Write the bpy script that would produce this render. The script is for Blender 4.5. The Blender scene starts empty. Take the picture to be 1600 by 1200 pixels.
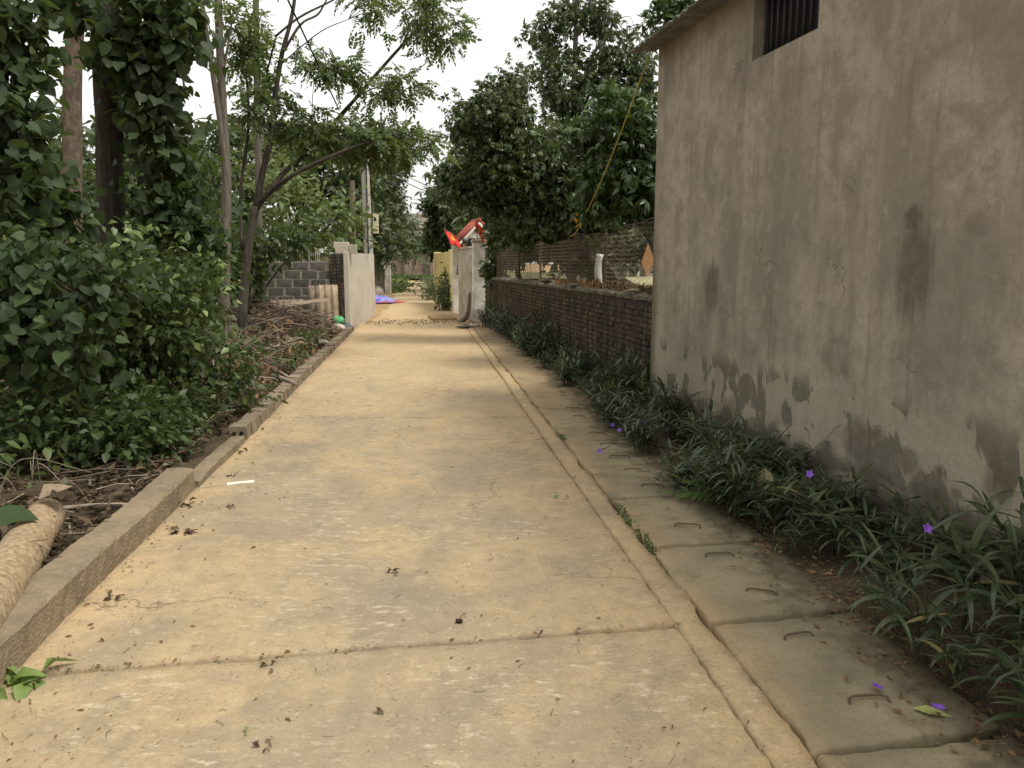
import bpy, math, random
import numpy as np
from mathutils import Matrix, Vector, Euler

# ------------------------------------------------------------------ camera, sky, sun, exposure
S = bpy.context.scene
C = S.collection
FPX, HCAM = 1230.0, 1.6
TH = math.atan(190 / FPX)
cam_d = bpy.data.cameras.new('camera')
cam_d.sensor_width = 36.0
cam_d.lens = 36.0 * FPX / 1600.0
cam_d.clip_start, cam_d.clip_end = 0.05, 2000
cam = bpy.data.objects.new('camera', cam_d)
C.objects.link(cam)
cam.location = (0, 0, HCAM)
cam.rotation_euler = (math.radians(90) - TH, 0, 0)
S.camera = cam

SUN_EL, SUN_AZ = math.radians(58), math.radians(115)     # azimuth clockwise from +y: light comes from the right, a little behind
W = bpy.data.worlds.new('World')
S.world = W
W.use_nodes = True
wn = W.node_tree
wn.nodes.clear()
sky = wn.nodes.new('ShaderNodeTexSky')
sky.sky_type = 'NISHITA'
sky.sun_disc = False
sky.sun_elevation = SUN_EL
sky.sun_rotation = SUN_AZ
sky.air_density = 1.0
sky.dust_density = 6.0
sky.ozone_density = 1.0
hs = wn.nodes.new('ShaderNodeHueSaturation')
hs.inputs['Saturation'].default_value = 0.12
ov = wn.nodes.new('ShaderNodeMix')
ov.data_type = 'RGBA'
ov.inputs[0].default_value = 0.55
ov.inputs[7].default_value = (8.5, 8.35, 8.0, 1)            # even cloud deck over the clear sky's gradient
bg = wn.nodes.new('ShaderNodeBackground')
bg.inputs['Strength'].default_value = 0.1
wo = wn.nodes.new('ShaderNodeOutputWorld')
wn.links.new(sky.outputs[0], hs.inputs['Color'])
wn.links.new(hs.outputs[0], ov.inputs[6])
wn.links.new(ov.outputs[2], bg.inputs['Color'])
wn.links.new(bg.outputs[0], wo.inputs[0])

sun_d = bpy.data.lights.new('sun', 'SUN')
sun_d.energy = 1.5
sun_d.angle = math.radians(16)
sun_d.color = (1.0, 0.95, 0.87)
sun = bpy.data.objects.new('sun', sun_d)
C.objects.link(sun)
sd = Vector((math.sin(SUN_AZ) * math.cos(SUN_EL), math.cos(SUN_AZ) * math.cos(SUN_EL), math.sin(SUN_EL)))
sun.rotation_euler = sd.to_track_quat('Z', 'Y').to_euler()
sun.location = (6, -3, 12)

S.view_settings.view_transform = 'Standard'
S.view_settings.look = 'None'
S.view_settings.exposure = 0.9
S.view_settings.gamma = 1.0
S.view_settings.use_curve_mapping = False
S.render.engine = 'CYCLES'
S.cycles.max_bounces = 5
S.cycles.diffuse_bounces = 3
S.cycles.glossy_bounces = 2
S.cycles.transmission_bounces = 3
S.cycles.transparent_max_bounces = 4
S.cycles.caustics_reflective = False
S.cycles.caustics_refractive = False
S.cycles.use_denoising = True

random.seed(11)
RS = np.random.RandomState(7)
R = random.uniform


def ray(px, py):
    u, v = (px - 800) / FPX, (600 - py) / FPX
    return u, math.cos(TH) + v * math.sin(TH), -math.sin(TH) + v * math.cos(TH)


def G(px, py, z=0.0):
    d = ray(px, py)
    t = (z - HCAM) / d[2]
    return Vector((d[0] * t, d[1] * t, z))


def P(px, py, Y):
    d = ray(px, py)
    t = Y / d[1]
    return Vector((d[0] * t, Y, HCAM + d[2] * t))


# ------------------------------------------------------------------ objects
def tag(o, label=None, cat=None, group=None, kind=None):
    if label: o['label'] = label
    if cat: o['category'] = cat
    if group: o['group'] = group
    if kind: o['kind'] = kind
    return o


def thing(name, label, cat, loc=(0, 0, 0), rotz=0.0, group=None):
    o = bpy.data.objects.new(name, None)
    C.objects.link(o)
    o.location = loc
    o.rotation_euler = (0, 0, rotz)
    o.empty_display_size = 0.1
    return tag(o, label, cat, group)


def struct(name):
    o = bpy.data.objects.new(name, None)
    C.objects.link(o)
    o['kind'] = 'structure'
    return o


def base_mat(o):
    return Matrix.LocRotScale(o.location, o.rotation_euler, None)


def link(name, me, parent=None, world=False):
    o = bpy.data.objects.new(name, me)
    C.objects.link(o)
    if parent is not None:
        o.parent = parent
        if world and parent.parent is None:
            o.matrix_parent_inverse = base_mat(parent).inverted()
    return o


def inst(name, me, parent, loc=(0, 0, 0), rot=(0, 0, 0), sc=1.0):
    o = bpy.data.objects.new(name, me)
    C.objects.link(o)
    o.parent = parent
    o.location = loc
    o.rotation_euler = rot
    o.scale = (sc, sc, sc) if not hasattr(sc, '__len__') else sc
    return o


def copy_tree(o, parent=None):
    c = o.copy()
    C.objects.link(c)
    c.parent = parent
    for ch in list(o.children):
        copy_tree(ch, c)
    return c


def fast_mesh(name, V, F, mat=None, smooth=True):
    """V (n,3), F (m,k) with constant k"""
    V = np.asarray(V, np.float32)
    F = np.asarray(F, np.int32)
    me = bpy.data.meshes.new(name)
    me.vertices.add(len(V))
    me.vertices.foreach_set('co', V.ravel())
    k = F.shape[1]
    me.loops.add(F.size)
    me.loops.foreach_set('vertex_index', F.ravel())
    me.polygons.add(len(F))
    me.polygons.foreach_set('loop_start', np.arange(0, F.size, k, dtype=np.int32))
    me.polygons.foreach_set('use_smooth', np.full(len(F), smooth, dtype=bool))
    me.update(calc_edges=True)
    if mat: me.materials.append(mat)
    return me


class MB:
    def __init__(self):
        self.v, self.f, self.m = [], [], []

    def add(self, vs, fs, mi=0):
        n = len(self.v)
        self.v += [tuple(p) for p in vs]
        self.f += [tuple(i + n for i in q) for q in fs]
        self.m += [mi] * len(fs)

    def box(self, x0, x1, y0, y1, z0, z1, mi=0, jit=0.0, M=None):
        vs = [Vector((x, y, z)) + (Vector((R(-jit, jit), R(-jit, jit), R(-jit, jit))) if jit else Vector())
              for z in (z0, z1) for y in (y0, y1) for x in (x0, x1)]
        if M: vs = [M @ p for p in vs]
        self.add(vs, [(0, 2, 3, 1), (4, 5, 7, 6), (0, 1, 5, 4), (2, 6, 7, 3), (0, 4, 6, 2), (1, 3, 7, 5)], mi)

    def tube(self, pts, rad, n=6, mi=0, wob=0.0, cap=True):
        pts = [Vector(p) for p in pts]
        if not hasattr(rad, '__len__'): rad = [rad] * len(pts)
        vs, fs = [], []
        up = Vector((0.13, 0.31, 1)).normalized()
        for i, p in enumerate(pts):
            d = (pts[min(i + 1, len(pts) - 1)] - pts[max(i - 1, 0)])
            if d.length < 1e-6: d = Vector((0, 0, 1))
            d.normalize()
            a = d.cross(up)
            if a.length < 0.15: a = d.cross(Vector((1, 0.2, 0)))
            a.normalize()
            b = d.cross(a)
            for k in range(n):
                t = 2 * math.pi * k / n
                r = rad[i] * (1 + (R(-wob, wob) if wob else 0))
                vs.append(p + a * (math.cos(t) * r) + b * (math.sin(t) * r))
        for i in range(len(pts) - 1):
            for k in range(n):
                k2 = (k + 1) % n
                fs.append((i * n + k, i * n + k2, (i + 1) * n + k2, (i + 1) * n + k))
        if cap and n > 2:
            fs.append(tuple(range(n - 1, -1, -1)))
            fs.append(tuple((len(pts) - 1) * n + k for k in range(n)))
        self.add(vs, fs, mi)

    def mesh(self, name, mats, smooth=False):
        me = bpy.data.meshes.new(name)
        me.from_pydata(self.v, [], self.f)
        for m in (mats if isinstance(mats, (list, tuple)) else [mats]): me.materials.append(m)
        if any(self.m): me.polygons.foreach_set('material_index', self.m)
        if smooth: me.polygons.foreach_set('use_smooth', [True] * len(self.f))
        me.update()
        return me

    def build(self, name, mats, parent=None, smooth=False, world=False, bevel=0.0, seg=2):
        o = link(name, self.mesh(name, mats, smooth), parent, world)
        if bevel:
            b = o.modifiers.new('bevel', 'BEVEL')
            b.width, b.segments, b.limit_method, b.angle_limit = bevel, seg, 'ANGLE', 0.6
        return o


def spline(pts, n=5):
    """Catmull-Rom through rows of any width"""
    A = np.array(pts, float)
    if len(A) < 3: 
        return np.array([A[0] + (A[-1] - A[0]) * t for t in np.linspace(0, 1, n + 1)])
    B = np.vstack([2 * A[0] - A[1], A, 2 * A[-1] - A[-2]])
    out = []
    for i in range(1, len(B) - 2):
        p0, p1, p2, p3 = B[i - 1], B[i], B[i + 1], B[i + 2]
        for t in np.linspace(0, 1, n, endpoint=False):
            out.append(0.5 * (2 * p1 + (p2 - p0) * t + (2 * p0 - 5 * p1 + 4 * p2 - p3) * t * t + (3 * p1 - p0 - 3 * p2 + p3) * t ** 3))
    out.append(A[-1])
    return np.array(out)


# ------------------------------------------------------------------ materials
class NT:
    def __init__(self, name):
        self.mat = bpy.data.materials.new(name)
        self.mat.use_nodes = True
        self.t = self.mat.node_tree
        self.t.nodes.clear()
        self.out = self.t.nodes.new('ShaderNodeOutputMaterial')
        self.tc = self.t.nodes.new('ShaderNodeTexCoord')

    def n(self, typ, ins=None, **at):
        nd = self.t.nodes.new(typ)
        for k, v in at.items(): setattr(nd, k, v)
        for k, v in (ins or {}).items(): self.set(nd, k, v)
        return nd

    def set(self, nd, k, v):
        s = nd.inputs[k]
        if isinstance(v, bpy.types.NodeSocket): self.t.links.new(v, s)
        elif isinstance(v, tuple) and len(v) == 3 and s.type == 'RGBA': s.default_value = (*v, 1)
        else: s.default_value = v

    def co(self): return self.tc.outputs['Object']

    def scaled(self, sc, rot=(0, 0, 0), vec=None, loc=(0, 0, 0)):
        return self.n('ShaderNodeMapping', {'Vector': vec or self.co(), 'Scale': sc, 'Rotation': rot, 'Location': loc}).outputs[0]

    def noise(self, scale, detail=4, rough=0.55, vec=None, dist=0.0, color=False):
        nd = self.n('ShaderNodeTexNoise', {'Vector': vec or self.co(), 'Scale': scale, 'Detail': detail, 'Roughness': rough, 'Distortion': dist})
        return nd.outputs['Color' if color else 'Fac']

    def math(self, op, a, b=0.0, c=0.0, clamp=False):
        return self.n('ShaderNodeMath', {0: a, 1: b, 2: c}, operation=op, use_clamp=clamp).outputs[0]

    def range(self, x, a, b, c=0.0, d=1.0, smooth=True):
        return self.n('ShaderNodeMapRange', {'Value': x, 'From Min': a, 'From Max': b, 'To Min': c, 'To Max': d},
                      interpolation_type='SMOOTHSTEP' if smooth else 'LINEAR').outputs[0]

    def mix(self, f, a, b, blend='MIX'):
        nd = self.n('ShaderNodeMix', data_type='RGBA', blend_type=blend)
        self.set(nd, 0, f)
        self.set(nd, 6, a)
        self.set(nd, 7, b)
        return nd.outputs[2]

    def ramp(self, f, stops):
        nd = self.n('ShaderNodeValToRGB', {'Fac': f})
        e = nd.color_ramp.elements
        while len(e) < len(stops): e.new(0.5)
        for q, (p, c) in zip(e, stops):
            q.position = p
            q.color = (*c, 1)
        return nd.outputs[0]

    def xyz(self, vec=None):
        return self.n('ShaderNodeSeparateXYZ', {0: vec or self.co()}).outputs

    def vor(self, scale, vec=None, feature='F1', out='Distance', rnd=1.0):
        return self.n('ShaderNodeTexVoronoi', {'Vector': vec or self.co(), 'Scale': scale, 'Randomness': rnd}, feature=feature).outputs[out]

    def bump(self, h, strength=0.5, dist=0.01, normal=None):
        ins = {'Height': h, 'Strength': strength, 'Distance': dist}
        if normal is not None: ins['Normal'] = normal
        return self.n('ShaderNodeBump', ins).outputs[0]

    def island(self): return self.n('ShaderNodeNewGeometry').outputs['Random Per Island']

    def orand(self): return self.n('ShaderNodeObjectInfo').outputs['Random']

    def done(self, col, rough=0.8, normal=None, spec=0.3, metal=0.0, trans=None, transcol=None):
        b = self.n('ShaderNodeBsdfPrincipled', {'Base Color': col, 'Roughness': rough, 'Specular IOR Level': spec, 'Metallic': metal})
        if normal is not None: self.set(b, 'Normal', normal)
        sh = b.outputs[0]
        if trans:
            tr = self.n('ShaderNodeBsdfTranslucent', {'Color': transcol if transcol is not None else col})
            sh = self.n('ShaderNodeMixShader', {0: trans, 1: sh, 2: tr.outputs[0]}).outputs[0]
        self.t.links.new(sh, self.out.inputs[0])
        return self.mat


def simple(name, c, rough=0.7, var=0.25, scale=6.0, bump=0.2, spec=0.3, metal=0.0, c2=None, perobj=0.0):
    m = NT(name)
    f = m.noise(scale, 5, 0.6)
    c2 = c2 or tuple(x * (1 - var) for x in c)
    col = m.mix(m.range(f, 0.35, 0.68), c, c2)
    if perobj:
        v = m.range(m.orand(), 0, 1, 1 - perobj, 1 + perobj, False)
        col = m.n('ShaderNodeHueSaturation', {'Color': col, 'Value': v}).outputs[0]
    return m.done(col, rough, m.bump(m.noise(scale * 6, 4), bump, 0.01), spec, metal)


def leaf_mat(name, stops, rough=0.45, trans=0.22, spec=0.35, patch=1.3, obj=False):
    m = NT(name)
    r = m.orand() if obj else m.island()
    if not obj:
        pn = m.noise(patch, 2)
        r = m.math('ADD', m.math('MULTIPLY', r, 0.6), m.math('MULTIPLY', m.range(pn, 0.3, 0.7), 0.4))
    col = m.ramp(r, stops)
    tcol = m.mix(0.5, col, (0.16, 0.22, 0.03), 'ADD')
    return m.done(col, rough, None, spec, 0.0, trans, tcol)


M = {}
M['mango'] = leaf_mat('mango_leaf', [(0, (.03, .046, .02)), (.45, (.055, .078, .03)), (.8, (.09, .118, .045)), (1, (.16, .18, .075))], .36, .2, .45)
M['glossy'] = leaf_mat('glossy_leaf', [(0, (.028, .048, .018)), (.5, (.045, .08, .026)), (.85, (.075, .12, .035)), (1, (.13, .17, .06))], .3, .18)
M['chinaberry'] = leaf_mat('chinaberry_leaf', [(0, (.05, .075, .026)), (.5, (.085, .12, .04)), (1, (.15, .185, .065))], .5, .4)
M['heart'] = leaf_mat('heart_leaf', [(0, (.02, .033, .013)), (.5, (.034, .054, .02)), (.9, (.056, .085, .03)), (1, (.12, .14, .05))], .55, .28, .25)
M['heart_obj'] = leaf_mat('heart_leaf_single', [(0, (.024, .04, .016)), (.6, (.042, .068, .026)), (1, (.075, .11, .042))], .55, .25, .22, obj=True)
M['shrub'] = leaf_mat('shrub_leaf', [(0, (.026, .042, .014)), (.5, (.046, .073, .024)), (.85, (.08, .118, .037)), (.97, (.14, .175, .06)), (1, (.24, .22, .07))], .46, .28, .28)
M['shrub_lit'] = leaf_mat('shrub_leaf_lit', [(0, (.07, .105, .032)), (.5, (.11, .16, .048)), (1, (.18, .23, .08))], .42, .25, obj=True)  # brighter than the inner shrub leaf: top highlights put into the colour
M['far_leaf'] = leaf_mat('far_leaf', [(0, (.04, .055, .026)), (.5, (.06, .085, .036)), (1, (.1, .125, .055))], .55, .22, patch=.5)
M['pale_leaf'] = leaf_mat('pale_leaf', [(0, (.06, .085, .03)), (.5, (.1, .14, .045)), (1, (.17, .2, .07))], .5, .3, patch=.6)
M['ruellia'] = leaf_mat('lance_leaf', [(0, (.026, .04, .017)), (.5, (.045, .066, .029)), (.85, (.08, .105, .048)), (.97, (.14, .155, .075)), (1, (.26, .22, .08))], .36, .12, .5)
M['ruellia_obj'] = leaf_mat('lance_leaf_single', [(0, (.026, .04, .017)), (.5, (.043, .062, .028)), (.9, (.068, .09, .04)), (.98, (.12, .135, .06)), (1, (.25, .21, .08))], .36, .12, .45, obj=True)
M['weed'] = leaf_mat('weed_leaf', [(0, (.05, .08, .025)), (.6, (.09, .13, .04)), (1, (.16, .18, .07))], .5, .25)
M['fern'] = leaf_mat('fern_leaf', [(0, (.08, .14, .035)), (1, (.15, .22, .06))], .5, .3)
M['dry'] = leaf_mat('dry_leaf', [(0, (.05, .034, .02)), (.45, (.14, .083, .042)), (.8, (.26, .155, .08)), (1, (.38, .27, .155))], .75, .06, .15)
M['litter'] = leaf_mat('litter_leaf', [(0, (.03, .022, .014)), (.55, (.065, .045, .026)), (.88, (.12, .085, .05)), (1, (.24, .18, .11))], .75, .06, .15)
M['dry_obj'] = leaf_mat('dry_leaf_single', [(0, (.045, .032, .02)), (.6, (.085, .06, .036)), (1, (.14, .1, .06))], .75, .06, .15, obj=True)
M['orange_leaf'] = leaf_mat('orange_leaf', [(0, (.45, .2, .03)), (1, (.6, .34, .06))], .6, .2)
M['petal'] = simple('purple_petal', (.22, .09, .5), .5, .2, 30, 0.1)
M['twig'] = simple('twig_bark', (.12, .088, .062), .85, .5, 9, .3)
M['twig_pale'] = simple('pale_twig', (.3, .24, .175), .85, .4, 9, .3)
M['stem'] = simple('green_stem', (.05, .06, .03), .6, .4, 20, .1)


def bark(name, a, b, sx=26.0, sz=5.0):
    m = NT(name)
    v = m.scaled((sx, sx, sz))
    n1 = m.noise(1.0, 6, 0.65, v)
    n2 = m.noise(1.4, 3)
    col = m.mix(m.range(n1, .3, .7), b, a)
    col = m.mix(m.range(n2, .5, .7, 0, .3), col, (.15, .145, .115))
    return m.done(col, .9, m.bump(n1, .9, .02), .15)


M['bark_dark'] = bark('dark_bark', (.075, .062, .048), (.03, .025, .02))
M['bark_brown'] = bark('brown_bark', (.19, .145, .105), (.08, .058, .042), 12, 9)
M['bark_grey'] = bark('grey_bark', (.18, .155, .125), (.09, .075, .06))
M['log'] = bark('felled_log_bark', (.44, .33, .2), (.24, .17, .10), 34, 22)


def road_mat():
    m = NT('dusty_concrete')
    x, y, z = m.xyz()
    c1 = m.noise(.9, 5, .6)
    c2 = m.noise(2.6, 7, .7, dist=.4)
    c3 = m.noise(11, 7, .72)
    fine = m.noise(75, 4, .65)
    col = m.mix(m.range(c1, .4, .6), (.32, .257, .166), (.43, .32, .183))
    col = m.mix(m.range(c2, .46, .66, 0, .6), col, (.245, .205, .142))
    # orange earth at edges and far off; its near-to-far fade also paints tree shade
    cx = m.math('ADD', x, m.math('MULTIPLY', y, .115))        # distance from the lane's axis
    e = m.math('ABSOLUTE', m.math('ADD', cx, .27))
    wob = m.math('MULTIPLY', m.math('SUBTRACT', m.noise(1.6, 5, .6), .5), 1.1)
    edge = m.range(m.math('ADD', e, wob), .9, 1.5, 0, .7)
    far = m.range(m.math('ADD', y, m.math('MULTIPLY', wob, 4.0)), 4.5, 16, 0, .92)
    col = m.mix(m.math('MULTIPLY', m.math('MAXIMUM', edge, far), m.range(c2, .3, .6, .5, 1)), col, (.57, .405, .215))
    # grey patches, fading with distance
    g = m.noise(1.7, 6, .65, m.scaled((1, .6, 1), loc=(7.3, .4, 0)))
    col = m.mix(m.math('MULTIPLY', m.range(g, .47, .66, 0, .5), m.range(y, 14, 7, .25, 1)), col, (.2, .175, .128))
    # close mottling
    col = m.mix(m.range(c3, .45, .62, .0, .34), col, (.215, .165, .105))
    col = m.mix(m.range(m.noise(16, 6, .7, m.scaled((1, 1.5, 1), loc=(2, 8, 1))), .54, .68, 0, .4), col, (.54, .44, .3))
    # pale scuffs, drawn out across the lane
    sc = m.noise(1.0, 6, .75, m.scaled((9, 24, 1), rot=(0, 0, .12)))
    where = m.range(m.noise(1.3, 5, .65, m.scaled((1, .9, 1), loc=(3.1, 1.7, 0))), .5, .6)
    where = m.math('MAXIMUM', where, m.math('MULTIPLY', m.range(m.math('ABSOLUTE', m.math('ADD', m.math('ADD', x, m.math('MULTIPLY', y, .13)), .55)), .5, .1), m.range(m.noise(1.6, 4, .6, m.scaled((1, .5, 1), loc=(0, 4, 2))), .42, .56)))
    where = m.math('MAXIMUM', where, m.range(m.noise(3.0, 4, .6, m.scaled((1.6, .35, 1), rot=(0, 0, -.4), loc=(1.2, 6, 0))), .6, .66))
    col = m.mix(m.math('MULTIPLY', m.range(sc, .53, .63), m.math('MULTIPLY', where, .75)), col, (.58, .5, .37))
    # grit and specks
    spv = m.scaled((1, 1.7, 1))
    spm = m.math('MULTIPLY', m.range(m.vor(34, spv), .24, .1), m.range(m.noise(6, 3), .5, .58))
    col = m.mix(m.math('MULTIPLY', spm, .8), col, (.085, .06, .036))
    spb = m.math('MULTIPLY', m.range(m.vor(75, spv), .26, .12), m.range(m.noise(3.3, 3), .46, .56))
    col = m.mix(m.math('MULTIPLY', spb, .6), col, (.12, .09, .055))
    spw = m.math('MULTIPLY', m.range(m.vor(29, m.scaled((1, 1, 1), loc=(5, 3, 0))), .14, .07), m.range(m.noise(4, 3, .5, m.scaled((1, 1, 1), loc=(2, 1, 4))), .52, .6))
    col = m.mix(m.math('MULTIPLY', spw, .8), col, (.6, .53, .4))
    col = m.mix(m.range(fine, .3, .7, 0, .35), col, (.2, .155, .095))
    crk = m.vor(.42, m.n('ShaderNodeVectorMath', {0: m.co(), 1: m.noise(1.6, 6, .6, color=True)}, operation='ADD').outputs[0], 'DISTANCE_TO_EDGE')
    ck = m.math('MULTIPLY', m.range(crk, .005, .001), m.range(m.noise(.7, 2), .5, .56))
    col = m.mix(m.math('MULTIPLY', ck, .6), col, (.11, .08, .05))
    h = m.math('ADD', m.math('MULTIPLY', fine, .4), m.math('ADD', m.math('MULTIPLY', sc, .3), m.math('ADD', m.math('MULTIPLY', c3, .8), m.math('MULTIPLY', c2, .6))))
    return m.done(col, .88, m.bump(h, .5, .013), .2)


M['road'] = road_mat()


def earth(name, a, b, cc, scale=2.0, grit=.5, bmp=.8):
    m = NT(name)
    n1, n2 = m.noise(scale, 6, .65), m.noise(scale * 9, 5, .6)
    col = m.mix(m.range(n1, .36, .66), a, b)
    col = m.mix(m.range(n2, .48, .7, 0, grit), col, cc)
    sp = m.vor(scale * 22)
    h = m.math('ADD', m.math('MULTIPLY', n2, .7), m.math('MULTIPLY', sp, .5))
    return m.done(col, .95, m.bump(h, bmp, .03), .1)


M['soil'] = earth('orange_soil', (.40, .27, .135), (.30, .205, .11), (.2, .14, .08), 1.2)
M['dark_soil'] = earth('leafy_soil', (.10, .075, .048), (.055, .042, .028), (.17, .125, .075), 3.0)
M['grassy'] = earth('grassy_ground', (.09, .11, .045), (.16, .13, .07), (.06, .075, .03), 1.0)
M['mortar_strip'] = earth('mortar_edging', (.40, .285, .155), (.32, .245, .145), (.47, .38, .25), 1.6, .5, .25)


def cover_mat():
    m = NT('olive_concrete_cover')
    n1, n2, f = m.noise(1.6, 5, .6), m.noise(6, 5, .65), m.noise(60, 4)
    col = m.mix(m.range(n1, .36, .64), (.32, .268, .168), (.215, .185, .12))
    x, y, z = m.xyz()
    cx = m.math('ADD', x, m.math('MULTIPLY', y, .115))
    dust = m.range(m.math('ADD', cx, m.math('MULTIPLY', m.math('SUBTRACT', m.noise(2.2, 4), .5), .8)), 1.55, 1.15, 0, .7)
    dust = m.math('MAXIMUM', dust, m.range(m.math('ADD', y, m.math('MULTIPLY', n1, 3)), 7, 12, 0, .6))
    col = m.mix(dust, col, (.40, .275, .145))
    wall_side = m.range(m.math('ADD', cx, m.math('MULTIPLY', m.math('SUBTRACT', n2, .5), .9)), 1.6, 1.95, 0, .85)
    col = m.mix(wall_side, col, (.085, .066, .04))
    sp = m.math('MULTIPLY', m.range(m.vor(38), .2, .1), m.range(m.noise(4, 2), .5, .6))
    col = m.mix(m.math('MULTIPLY', sp, .7), col, (.36, .3, .2))
    col = m.mix(m.range(m.noise(2.6, 6, .7, m.scaled((1, 1, 1), loc=(5, 2, 1))), .5, .66, 0, .6), col, (.12, .105, .066))
    col = m.mix(m.range(f, .35, .7, 0, .3), col, (.13, .11, .07))
    return m.done(col, .9, m.bump(m.math('ADD', n2, m.math('MULTIPLY', f, .3)), .45, .01), .2)


M['cover'] = cover_mat()
M['kerb'] = earth('weathered_kerb', (.255, .2, .128), (.175, .142, .095), (.30, .24, .155), 2.6, .5, .35)
M['kerb_brick'] = simple('dusty_kerb_brick', (.245, .192, .128), .92, .45, 7, .6, c2=(.15, .12, .083), perobj=.15)
M['rust'] = simple('rusty_bar', (.15, .1, .062), .8, .4, 30, .4)

# house wall frame: s runs from the far corner towards the camera, t = height
HC = Vector((1.53, 8.63, 0))
HA = Vector((.2, -1, 0)).normalized()


def Wl(px, py):
    d = Vector(ray(px, py))
    n = Vector((-1, -.2, 0)).normalized()
    t = (HC - Vector((0, 0, HCAM))).dot(n) / d.dot(n)
    p = Vector((0, 0, HCAM)) + d * t
    return (p - HC).dot(HA), p.z


def plaster():
    m = NT('stained_plaster')
    x, y, z = m.xyz()          # local y = along the wall, z = height
    v2 = m.scaled((1, 1, 1))
    big = m.noise(.85, 6, .65)
    mid = m.noise(2.6, 7, .68, dist=.3)
    small = m.noise(9, 7, .72)
    stv = m.scaled((3.2, 3.2, .42))
    st = m.noise(1.0, 6, .65, stv)
    fine = m.noise(45, 5, .7)
    col = m.mix(m.range(big, .36, .6), (.425, .378, .3), (.28, .248, .198))
    col = m.mix(m.range(mid, .44, .62, 0, .7), col, (.225, .198, .157))
    col = m.mix(m.range(st, .5, .66, 0, .6), col, (.44, .39, .3))
    col = m.mix(m.range(m.noise(1.0, 5, .68, m.scaled((8, 8, .5), loc=(4, 2, 0))), .53, .68, 0, .55), col, (.185, .158, .122))
    col = m.mix(m.range(small, .47, .66, 0, .45), col, (.2, .17, .13))
    col = m.mix(m.range(m.noise(6, 7, .7, m.scaled((1, 1, 1), loc=(3, 9, 4))), .56, .68, 0, .45), col, (.47, .42, .325))
    # lighter limewash band near the foot
    nb = m.math('MULTIPLY', m.math('SUBTRACT', m.noise(2.2, 5, .65), .5), 1.0)
    zz = m.math('ADD', z, nb)
    col = m.mix(m.range(zz, .95, .55, 0, .55), col, (.41, .37, .275))
    # damp blotches near the foot
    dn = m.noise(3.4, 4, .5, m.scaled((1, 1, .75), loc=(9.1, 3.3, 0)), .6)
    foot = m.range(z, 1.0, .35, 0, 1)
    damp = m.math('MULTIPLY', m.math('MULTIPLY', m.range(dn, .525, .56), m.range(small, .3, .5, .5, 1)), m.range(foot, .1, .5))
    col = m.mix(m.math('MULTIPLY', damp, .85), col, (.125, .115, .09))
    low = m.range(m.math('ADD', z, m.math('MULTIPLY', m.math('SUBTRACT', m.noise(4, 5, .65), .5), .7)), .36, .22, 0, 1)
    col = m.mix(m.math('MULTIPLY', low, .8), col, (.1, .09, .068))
    # individual stains: centre (s, z), half sizes, strength, colour
    wn_ = m.math('MULTIPLY', m.math('SUBTRACT', m.noise(5.5, 6, .7), .5), 1.3)
    wn2 = m.math('MULTIPLY', m.math('SUBTRACT', m.noise(1.0, 6, .7, m.scaled((17, 17, 2.2))), .5), 1.5)
    for (px, py, hx, hy, k, c, streak) in STAINS:
        s0, z0 = Wl(px, py)
        s1, _ = Wl(px + hx, py)
        _, z1 = Wl(px, py - hy)
        a = m.math('DIVIDE', m.math('SUBTRACT', y, s0), abs(s1 - s0))
        b = m.math('DIVIDE', m.math('SUBTRACT', z, z0), abs(z1 - z0))
        d = m.math('SQRT', m.math('ADD', m.math('MULTIPLY', a, a), m.math('MULTIPLY', b, b)))
        d = m.math('ADD', d, wn2 if streak else wn_)
        col = m.mix(m.math('MULTIPLY', m.range(d, 1.1, .5, 0, k), m.range(small, .3, .55, .55, 1)), col, c)
    # wall end by the brick wall: dark damp streak
    end = m.range(m.math('ADD', y, m.math('MULTIPLY', wn2, .18)), .2, .03, 0, .75)
    end = m.math('MULTIPLY', end, m.range(z, 2.4, 1.4))
    col = m.mix(end, col, (.11, .095, .065))
    col = m.mix(m.range(fine, .3, .72, 0, .35), col, (.2, .17, .125))
    spk = m.math('MULTIPLY', m.range(m.vor(17), .13, .05), m.range(m.noise(2.2, 2), .55, .62))
    col = m.mix(m.math('MULTIPLY', spk, .6), col, (.11, .09, .065))
    crk = m.vor(.55, m.n('ShaderNodeVectorMath', {0: m.co(), 1: m.noise(2.5, 5, .6, color=True)}, operation='ADD').outputs[0], 'DISTANCE_TO_EDGE')
    ck = m.math('MULTIPLY', m.range(crk, .005, .001), m.range(m.noise(.9, 2), .56, .62))
    col = m.mix(m.math('MULTIPLY', ck, .7), col, (.1, .085, .065))
    h = m.math('ADD', m.math('MULTIPLY', fine, .4), m.math('ADD', m.math('MULTIPLY', small, .9), m.math('ADD', m.math('MULTIPLY', damp, -.5), m.math('MULTIPLY', ck, -.8))))
    return m.done(col, .93, m.bump(h, .5, .015), .12)


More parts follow.
